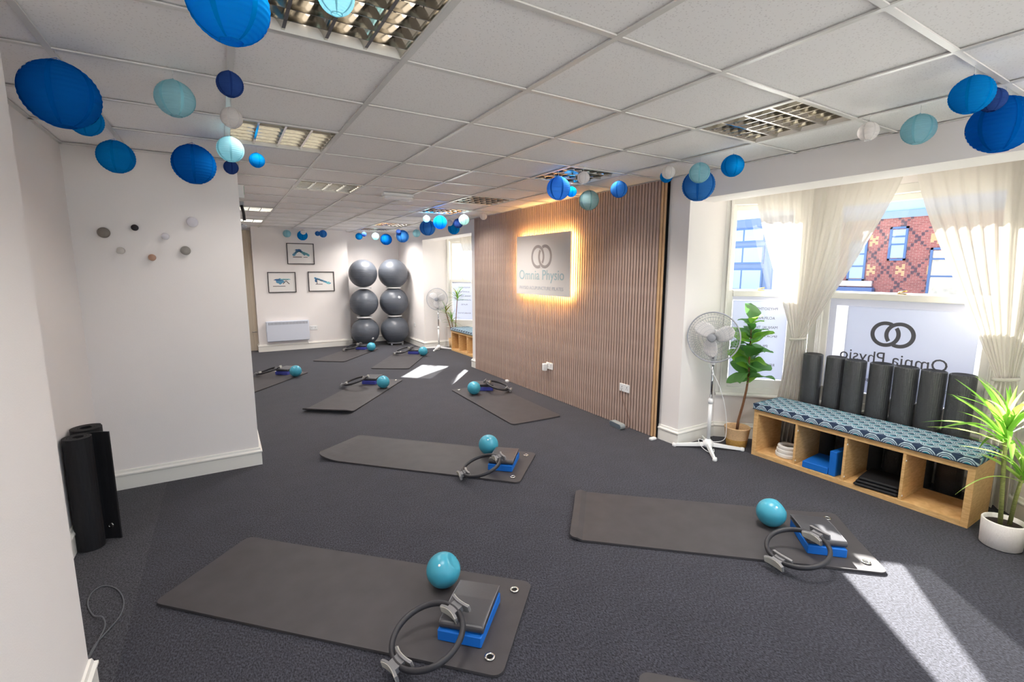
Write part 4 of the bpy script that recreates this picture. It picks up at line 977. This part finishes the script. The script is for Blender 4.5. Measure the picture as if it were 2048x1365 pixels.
b_ = MB().prism([(x, z) for x, z in cap], -.03, .03); b_.v = [(x, y, z) for x, z, y in b_.v]; b_.build('body', mat('speaker_grey', (150, 156, 156), .5), sp, .003)
g_ = MB().prism([(x * .93, .03 + (z - .03) * .8) for x, z in cap], .0302, .032); g_.v = [(x, y, z) for x, z, y in g_.v]; g_.build('grille', mat('speaker_mesh', (92, 104, 116), .7, bump=.4, bscale=400), sp)
tag(MB().tube(smooth_path([(XW - .045, 3.62, .40), (XW - .04, 3.60, .30), (XW - .036, 3.555, .20), (XW - .037, 3.50, .10), (XW - .05, 3.48, .02), (3.52, 3.50, .006)]), .002, 5).build('charging_cable', mat('brown_cable', (120, 84, 70), .5)), 'thin charging cable hanging from the socket to the speaker', 'cable')
tag(MB().rbox(-.035, .035, -.02, .02, 0, .022, .004).build('plug_block', WHITEPL), 'small white block on the carpet at the near end of the slats', 'block').location = (3.515, 3.12, .001)
tag(MB().rbox(-.02, .02, -.03, .03, 0, .03, .004).build('plug_block', WHITEPL), 'small white block on the carpet at the foot of the slatted wall', 'block').location = (3.535, 5.97, .001)
def blob(mb, cx, cz, rx, rz, n=18, seed=0, y=0.0):
    rn = random.Random(seed); pts = [(cx + rx * (1 + rn.uniform(-.25, .2)) * math.cos(2 * PI * i / n), y, cz + rz * (1 + rn.uniform(-.3, .25)) * math.sin(2 * PI * i / n)) for i in range(n)]
    mb.add([(cx, y, cz)] + pts, [(0, 1 + (i + 1) % n, 1 + i) for i in range(n)])
SKYB = mat('watercolour_blue', (92, 152, 186), .7); DEEPB = mat('watercolour_deep', (60, 104, 150), .7); TEALW = mat('watercolour_teal', (120, 190, 200), .7); INK = mat('sepia_ink', (96, 84, 84), .7)
def picture(cx, cz, w_, h_, label, kind):
    t = thing('framed_print', label, 'picture', (cx, YF, cz - h_ / 2), 0, 'framed blue watercolour prints'); b = .014; d_ = .022
    f_ = MB(); f_.box(-w_ / 2, w_ / 2, -d_, 0, 0, b).box(-w_ / 2, w_ / 2, -d_, 0, h_ - b, h_).box(-w_ / 2, -w_ / 2 + b, -d_, 0, b, h_ - b).box(w_ / 2 - b, w_ / 2, -d_, 0, b, h_ - b); f_.build('frame', BLACKWOOD, t)
    MB().box(-w_ / 2 + b, w_ / 2 - b, -.006, -.001, b, h_ - b).build('paper', PAPER, t)
    zc_ = h_ * .5; a = MB(); b2 = MB(); c = MB(); k = MB(); Y1 = -.0066
    if kind == 0:
        for i in range(9): u = i / 8; blob(a, -.13 + .2 * u, zc_ - .03 + .085 * math.sin(PI * u * .9 + .1), .03, .022, 12, i, Y1)
        for i in range(6): u = i / 5; blob(b2, .04 + .11 * u, zc_ + .02 - .05 * u * u, .02, .025, 12, 20 + i, Y1 - .0002)
        blob(c, -.04, zc_ + .075, .07, .02, 18, 31, Y1 - .0001); k.box(-.15, .02, Y1 - .001, Y1, zc_ - .075, zc_ - .06); k.box(.05, .13, Y1 - .001, Y1, zc_ - .075, zc_ - .064)
    elif kind == 1:
        blob(a, -.03, zc_ + .02, .075, .055, 18, 40, Y1); blob(c, -.06, zc_ + .05, .09, .018, 16, 41, Y1 - .0001); blob(b2, .06, zc_ + .06, .10, .014, 16, 42, Y1 - .0002)
        for s_ in (-1, 1): k.tube([(.075, Y1, zc_ + .03), (.075 + s_ * .06, Y1, zc_ - .035)], .007, 4)
        k.box(.02, .12, Y1 - .001, Y1, zc_ + .045, zc_ + .055); k.box(-.17, .06, Y1 - .001, Y1, zc_ - .085, zc_ - .072)
    else:
        for i in range(9): u = i / 8; blob(a, -.12 + .28 * u, zc_ + .07 - .11 * u, .03, .018, 12, 60 + i, Y1)
        blob(b2, .13, zc_ - .03, .04, .03, 14, 71, Y1 - .0002); blob(c, -.11, zc_ + .02, .02, .05, 14, 72, Y1 - .0001)
        k.tube([(-.09, Y1, zc_ - .05), (-.085, Y1, zc_ + .05), (.03, Y1, zc_ + .0)], .006, 4); k.box(-.12, .02, Y1 - .001, Y1, zc_ - .062, zc_ - .05)
    a.build('brush_strokes', SKYB, t); b2.build('brush_strokes', TEALW, t); c.build('brush_strokes', DEEPB, t); k.build('ink_lines', INK, t)
    return t
picture(1.435, 1.985, .52, .425, 'framed blue watercolour print at the top of the three', 0)
picture(1.05, 1.405, .52, .415, 'framed blue watercolour print at lower left above the heater', 1)
picture(1.81, 1.415, .52, .415, 'framed blue watercolour print at lower right near the gym balls', 2)
# added beige panel paints the shaded alcove wall, left of chimney breast
t = thing('alcove_panel', 'beige panel painting the shaded alcove wall left of the chimney breast', 'door', (0.22, YB, 0), 0, None, 'structure')
MB().box(-.6, .33, -.04, 0, .0, 2.44).build('shaded_wall_panel', mat('wall_shade_beige', (214, 200, 180), .6), t, .003)
MB().box(.26, .30, -.055, -.04, .0, 2.44).build('panel_strip', mat('wall_shade_beige', (214, 200, 180)), t, .003)
MB().tube([(.24, -.045, .39), (.24, -.09, .39), (.32, -.095, .39)], .008, 8).build('chrome_bracket', CHROME, t)
# fittings on the return wall behind the partition edge
t = thing('exit_sign', 'small white and green exit sign high behind the partition edge', 'sign', (.20, 5.05, 2.29))
MB().box(-.036, .03, -.02, .02, 0, .11).build('housing', WHITEPL, t, .003); MB().box(.026, .032, -.019, .019, .03, .104).build('green_panel', mat('exit_green', (60, 150, 96), .5), t)
t = thing('door_closer', 'silver and black door closer behind the partition edge', 'door closer', (.20, 5.05, 2.09))
MB().box(-.036, .02, -.05, .05, .13, .165).build('body', GREYPL, t, .003); MB().tube([(.0, -.05, .13), (.012, -.06, .07), (.014, -.07, .0)], .013, 6).build('arm', DARKPL, t)
t = thing('wall_sensor', 'grey round sensor below the door closer', 'sensor', (.205, 5.10, 2.06)); MB().lathe([(0, 0), (.03, 0), (.034, -.012), (.026, -.03), (0, -.036)], 20).build('dome', GREYPL, t); MB().box(-.042, .0, -.012, .012, -.004, .006).build('bracket', GREYPL, t)
t = thing('emergency_light', 'long white emergency light fixed under the far ceiling', 'light', (1.735, 5.30, 2.418))
MB().rbox(-.17, .17, -.045, .045, .04, .07, .006).build('base', WHITEPL, t); MB().rbox(-.165, .165, -.042, .042, 0, .041, .01).build('diffuser', mat('clear_diffuser', (228, 226, 228), .25), t)

# ------------------------------------------------------------------ coat pegs on the partition
PEG = [(-.684, 1.905, .036, (132, 122, 114), 'taupe round coat peg, leftmost on the partition'), (-.507, 1.948, .022, (40, 34, 40), 'small black round coat peg on the partition'), (-.333, 1.893, .024, (222, 218, 224), 'small white coat peg right of the black one'),
       (-.157, 2.005, .037, (224, 219, 226), 'large white coat peg, highest on the partition'), (-.60, 1.783, .024, (206, 199, 192), 'small wall-coloured coat peg on the lower row left'), (-.425, 1.737, .024, (184, 146, 124), 'small copper pink coat peg, lowest on the partition'), (-.217, 1.792, .033, (150, 144, 138), 'grey round coat peg at the right of the lower row')]
for k, (x, z, rr, c, lab) in enumerate(PEG):
    t = thing('coat_peg', lab, 'coat peg', (x, 4.44, z), 0, 'round coat pegs on the partition'); m_ = mat('peg_paint_%d' % k, c, .5); RX = Matrix.Rotation(PI / 2, 3, 'X')
    MB().lathe([(0, 0), (rr * .45, 0), (rr * .42, .03), (0, .03)], 18, m=RX).build('stem', m_, t)
    MB().lathe([(0, .028), (rr * .9, .028), (rr, .032), (rr, .044), (rr * .92, .048), (0, .049)], 28, m=RX).build('head', m_, t)

# ------------------------------------------------------------------ paper lanterns
PAP = {'deep': cloth('paper_deep_blue', (16, 118, 206), .5), 'blue': cloth('paper_sky_blue', (20, 154, 226), .5), 'mid': cloth('paper_cornflower', (70, 142, 216), .45), 'pale': cloth('paper_pale_aqua', (176, 222, 232), .5),
       'sage': cloth('paper_sage', (172, 206, 206), .4), 'navy': cloth('paper_navy', (58, 88, 158), .35), 'white': cloth('paper_white', (244, 240, 238), .5)}
SEAM = {k: cloth('seam_' + k, c, .12) for k, c in (('deep', (0, 92, 178)), ('blue', (0, 128, 204)), ('mid', (30, 98, 180)), ('pale', (140, 200, 214)), ('sage', (130, 172, 172)), ('navy', (40, 64, 130)), ('white', (226, 222, 220)))}
THREAD = mat('thread', (225, 225, 225), .6)
LC = {}
def lantern_meshes(r_, col):
    key = (r_, col)
    if key in LC: return LC[key]
    nb = 16; prof = []; a0 = .30
    for i in range(nb * 4 + 1):
        s = i / (nb * 4); a = a0 + (PI - 2 * a0) * s; sc = 1 - .022 * (1 - abs(math.sin(PI * nb * s)) ** 0) - .018 * abs(math.sin(PI * nb * s)); prof.append((r_ * sc * math.sin(a), r_ * .97 * sc * math.cos(a)))
    sh = MB().lathe(prof, 40).mesh('shade'); sh.materials.append(PAP[col])
    sm = MB()
    for k in range(6):
        c_ = 2 * PI * k / 6; rows = []
        for i in range(25):
            s = i / 24; a = a0 + (PI - 2 * a0) * s; rows.append([(r_ * 1.003 * math.sin(a) * math.cos(c_ + e), r_ * 1.003 * math.sin(a) * math.sin(c_ + e), r_ * .975 * math.cos(a)) for e in (-.075, 0, .075)])
        sm.grid(rows)
    sm = sm.mesh('seam'); sm.materials.append(SEAM[col])
    wr_ = MB(); ro = r_ * math.sin(a0) * 1.01
    for s_ in (-1, 1): wr_.tube([(ro * math.cos(2 * PI * i / 28), ro * math.sin(2 * PI * i / 28), s_ * r_ * .97 * math.cos(a0)) for i in range(28)], max(.0012, r_ * .012), 5, closed=True)
    wr_.tube([(-ro, 0, r_ * .93), (0, 0, r_ * 1.08), (ro, 0, r_ * .93)], .0009, 4); wr_.tube([(-ro, 0, -r_ * .93), (0, 0, -r_ * .9), (ro, 0, -r_ * .93)], .0011, 4); wr_.tube([(0, 0, -r_ * .9), (0, 0, r_ * 1.08)], .0009, 4)
    wr_ = wr_.mesh('wire_frame'); wr_.materials.append(PAP[col] if col != 'white' else THREAD); LC[key] = (sh, sm, wr_)
    return LC[key]
LANT = [
    (-0.482, 2.596, 0.125, 'deep', 'largest deep blue paper lantern at far left near the wall'),
    (-0.512, 3.175, 0.075, 'blue', 'sky blue paper lantern partly behind the largest left one'),
    (-0.113, 2.595, 0.075, 'pale', 'pale aqua paper lantern hanging alone at upper left'),
    (-0.507, 3.936, 0.1, 'blue', 'blue paper lantern above the taupe coat peg'),
    (-0.097, 3.793, 0.125, 'deep', 'large deep blue paper lantern above the white coat pegs'),
    (0.088, 2.365, 0.05, 'navy', 'small navy paper lantern at the top of the left string'),
    (0.102, 2.86, 0.05, 'white', 'small white paper lantern under the navy one at left'),
    (0.104, 3.464, 0.075, 'pale', 'pale aqua paper lantern below the white one at left'),
    (0.12, 4.19, 0.05, 'navy', 'small navy paper lantern at the bottom of the left string'),
    (0.269, 3.835, 0.05, 'blue', 'small bright blue paper lantern next to the partition edge'),
    (0.07, 1.57, 0.1, 'blue', 'big sky blue paper lantern cut by the top edge'),
    (0.328, 1.481, 0.05, 'pale', 'pale aqua paper lantern in front of the top ceiling light'),
    (2.714, 0.807, 0.075, 'blue', 'bright blue paper lantern at upper right, left of a navy one'),
    (2.967, 0.809, 0.05, 'navy', 'small navy paper lantern tucked between two blue ones at upper right'),
    (3.151, 0.815, 0.125, 'deep', 'largest deep blue paper lantern cut by the right edge'),
    (3.128, 1.123, 0.075, 'pale', 'pale aqua paper lantern above the right curtain'),
    (3.052, 1.318, 0.05, 'white', 'small white paper lantern right of the ceiling light over the bay'),
    (3.096, 2.153, 0.075, 'blue', 'bright blue paper lantern above the near bay beam, alone'),
    (3.104, 2.429, 0.075, 'pale', 'pale aqua paper lantern overlapping a large blue one by the pillar'),
    (3.296, 2.582, 0.125, 'mid', 'large blue paper lantern hanging at the pillar top'),
    (2.993, 2.625, 0.05, 'white', 'small white paper lantern at the near end of the slats'),
    (3.103, 2.74, 0.05, 'blue', 'small blue paper lantern behind the white one at the slats'),
    (3.107, 3.279, 0.075, 'mid', 'blue paper lantern over the near part of the slatted wall'),
    (3.204, 3.803, 0.1, 'sage', 'sage green paper lantern in front of the slatted wall'),
    (2.58, 3.137, 0.05, 'white', 'small white paper lantern under the ceiling light above the sign'),
    (2.525, 3.401, 0.1, 'mid', 'large blue paper lantern above the right of the glowing sign'),
    (2.929, 3.735, 0.05, 'blue', 'tiny blue paper lantern behind the large one above the sign'),
    (3.181, 6.017, 0.05, 'white', 'small white paper lantern at the far top of the slatted wall'),
    (3.045, 6.359, 0.075, 'sage', 'sage paper lantern covering a navy one at the far bay'),
    (3.193, 6.876, 0.075, 'navy', 'navy paper lantern behind the sage one at the far bay'),
    (3.393, 7.484, 0.1, 'blue', 'bright blue paper lantern above the far bay curtain'),
    (3.154, 7.112, 0.05, 'white', 'small white paper lantern between blue ones at the far bay'),
    (2.792, 6.64, 0.1, 'deep', 'deep blue paper lantern, higher of the pair before the far bay'),
    (2.862, 7.319, 0.125, 'mid', 'large blue paper lantern, lower of the pair before the far bay'),
    (2.626, 6.746, 0.05, 'pale', 'small pale aqua paper lantern touching the far blue pair'),
    (3.336, 9.121, 0.075, 'pale', 'pale aqua paper lantern above the far bay reveal'),
    (3.137, 9.377, 0.125, 'mid', 'large blue paper lantern above the right gym ball column'),
    (3.022, 9.265, 0.05, 'navy', 'tiny navy paper lantern touching the blue one over the gym balls'),
    (3.142, 10.5, 0.125, 'deep', 'deep blue paper lantern above the gap between ball columns'),
    (3.309, 10.245, 0.05, 'white', 'tiny white paper lantern overlapping the deep blue one in the corner'),
    (2.88, 10.385, 0.075, 'pale', 'pale aqua paper lantern above the left gym ball column'),
    (2.615, 10.286, 0.05, 'navy', 'tiny navy paper lantern near the chimney breast corner'),
    (2.586, 10.6, 0.075, 'blue', 'blue paper lantern at the right edge of the chimney breast'),
    (1.799, 10.253, 0.075, 'mid', 'blue paper lantern above the right framed print'),
    (1.753, 10.6, 0.05, 'mid', 'tiny blue paper lantern touching the one above the prints'),
    (1.464, 10.6, 0.1, 'blue', 'bright blue paper lantern directly above the top framed print'),
    (1.447, 10.35, 0.05, 'white', 'tiny white paper lantern overlapping the blue one over the prints'),
    (1.18, 10.6, 0.075, 'pale', 'pale aqua paper lantern at the far left above the prints')]
for (x, y, r_, col, lab) in LANT:
    z = H - .045 - r_; t = thing('paper_lantern', lab, 'lantern', (x, y, z), random.uniform(0, 1.0), 'round paper lanterns hung from the ceiling'); a, b, c = lantern_meshes(r_, col)
    link('shade', a, None, t); link('seam', b, None, t); link('wire_frame', c, None, t)
    MB().tube([(0, 0, r_ * 1.06), (0, 0, r_ + .043)], .0008, 4).build('thread', THREAD, t)

# ------------------------------------------------------------------ street outside
ZS = -0.35
struct('ground_street', MB().box(4.9, 40, -40, 70, ZS - .1, ZS).box(-30, 40, -40, YR - .2, ZS - .1, ZS), mat('pavement', (190, 187, 182), .9, var=.08, vscale=2), 'pale tarmac street outside the windows', 'street')
FX = 26.0
t = thing('brick_building', 'red brick building with diamond patterned wall across the street', 'building', (FX, 0, ZS))
MB().box(0, 8, -22, 12.1, 0, 4.36).build('brick_wall', BRICK, t)
MB().box(-.06, 8, -22, 12.1, 4.36, 4.66).build('gutter_band', mat('slate_blue_band', (126, 146, 178), .5), t)
MB().box(.05, 8, -22, 12.1, 4.66, 5.34).build('fascia', mat('pale_blue_cladding', (150, 178, 220), .4), t); MB().box(.0, 8, -22, 12.1, 5.34, 5.40).build('coping', mat('slate_blue_band', (126, 146, 178)), t)
BLF = mat('blue_window_frame', (80, 108, 156), .5); PANE = mat('painted_sky_pane', (160, 182, 216), .06, spec=.8); PANE2 = mat('patterned_pane', (206, 196, 184), .3, var=.35, vscale=2.2)  # pale blue of PANE is reflected sky put into the colour
def ext_window(y0, y1, z0, z1, rows, pm=PANE):
    w_ = thing_part('window', t); fr = MB(); e = .09
    fr.box(-.05, .02, y0, y1, z0, z0 + e).box(-.05, .02, y0, y1, z1 - e, z1).box(-.05, .02, y0, y0 + e, z0, z1).box(-.05, .02, y1 - e, y1, z0, z1)
    f_ = fr.build('window_frame', BLF, t); bpy.data.objects.remove(w_)
    hs = [z0 + e + (z1 - z0 - 2 * e) * q for q in rows]
    for i in range(len(rows) - 1):
        MB().box(-.015, -.005, y0 + e, y1 - e, hs[i] + .03, hs[i + 1] - .03).build('pane', pm, f_)
        if i: MB().box(-.045, -.0, y0 + e, y1 - e, hs[i] - .035, hs[i] + .035).build('glazing_bar', BLF, f_)
def thing_part(n, p): o = bpy.data.objects.new(n, None); COL.objects.link(o); o.parent = p; return o
ext_window(9.24, 9.92, 2.48, 3.97, (0, .48, .74, 1)); ext_window(6.6, 8.38, .9, 3.0, (0, .42, .8, 1), PANE2); ext_window(10.75, 11.5, 1.55, 3.45, (0, .35, .68, 1)); ext_window(3.6, 4.3, 2.48, 3.97, (0, .48, .74, 1)); ext_window(-1.0, .8, .9, 3.0, (0, .42, .8, 1), PANE2)
MB().box(-.25, .0, 10.3, 12.1, .85, 1.25).build('shop_fascia', mat('fascia_blue', (86, 108, 158), .5), t); MB().box(-.12, -.0, 10.4, 12.1, 1.3, 1.55).build('sign_band', mat('cream_band', (214, 206, 208), .6), t)
t2 = thing('glazed_building', 'blue framed glazed building beside the brick one across the street', 'building', (FX - .4, 12.1, ZS))
MB().box(0, 8, 0, 34, 0, 4.9).build('blue_wall', mat('blue_grey_cladding', (104, 124, 164), .6), t2)
for k in range(11):
    for zz, hh_ in ((.9, 1.25), (2.4, 1.0), (3.6, .8)):
        f_ = MB().box(-.05, .0, .4 + 3 * k, 2.9 + 3 * k, zz, zz + hh_).build('window_frame', BLF, t2); MB().box(-.06, -.052, .5 + 3 * k, 1.6 + 3 * k, zz + .1, zz + hh_ - .1).build('pane', PANE, f_); MB().box(-.06, -.052, 1.7 + 3 * k, 2.8 + 3 * k, zz + .1, zz + hh_ - .1).build('pane', PANE, f_)
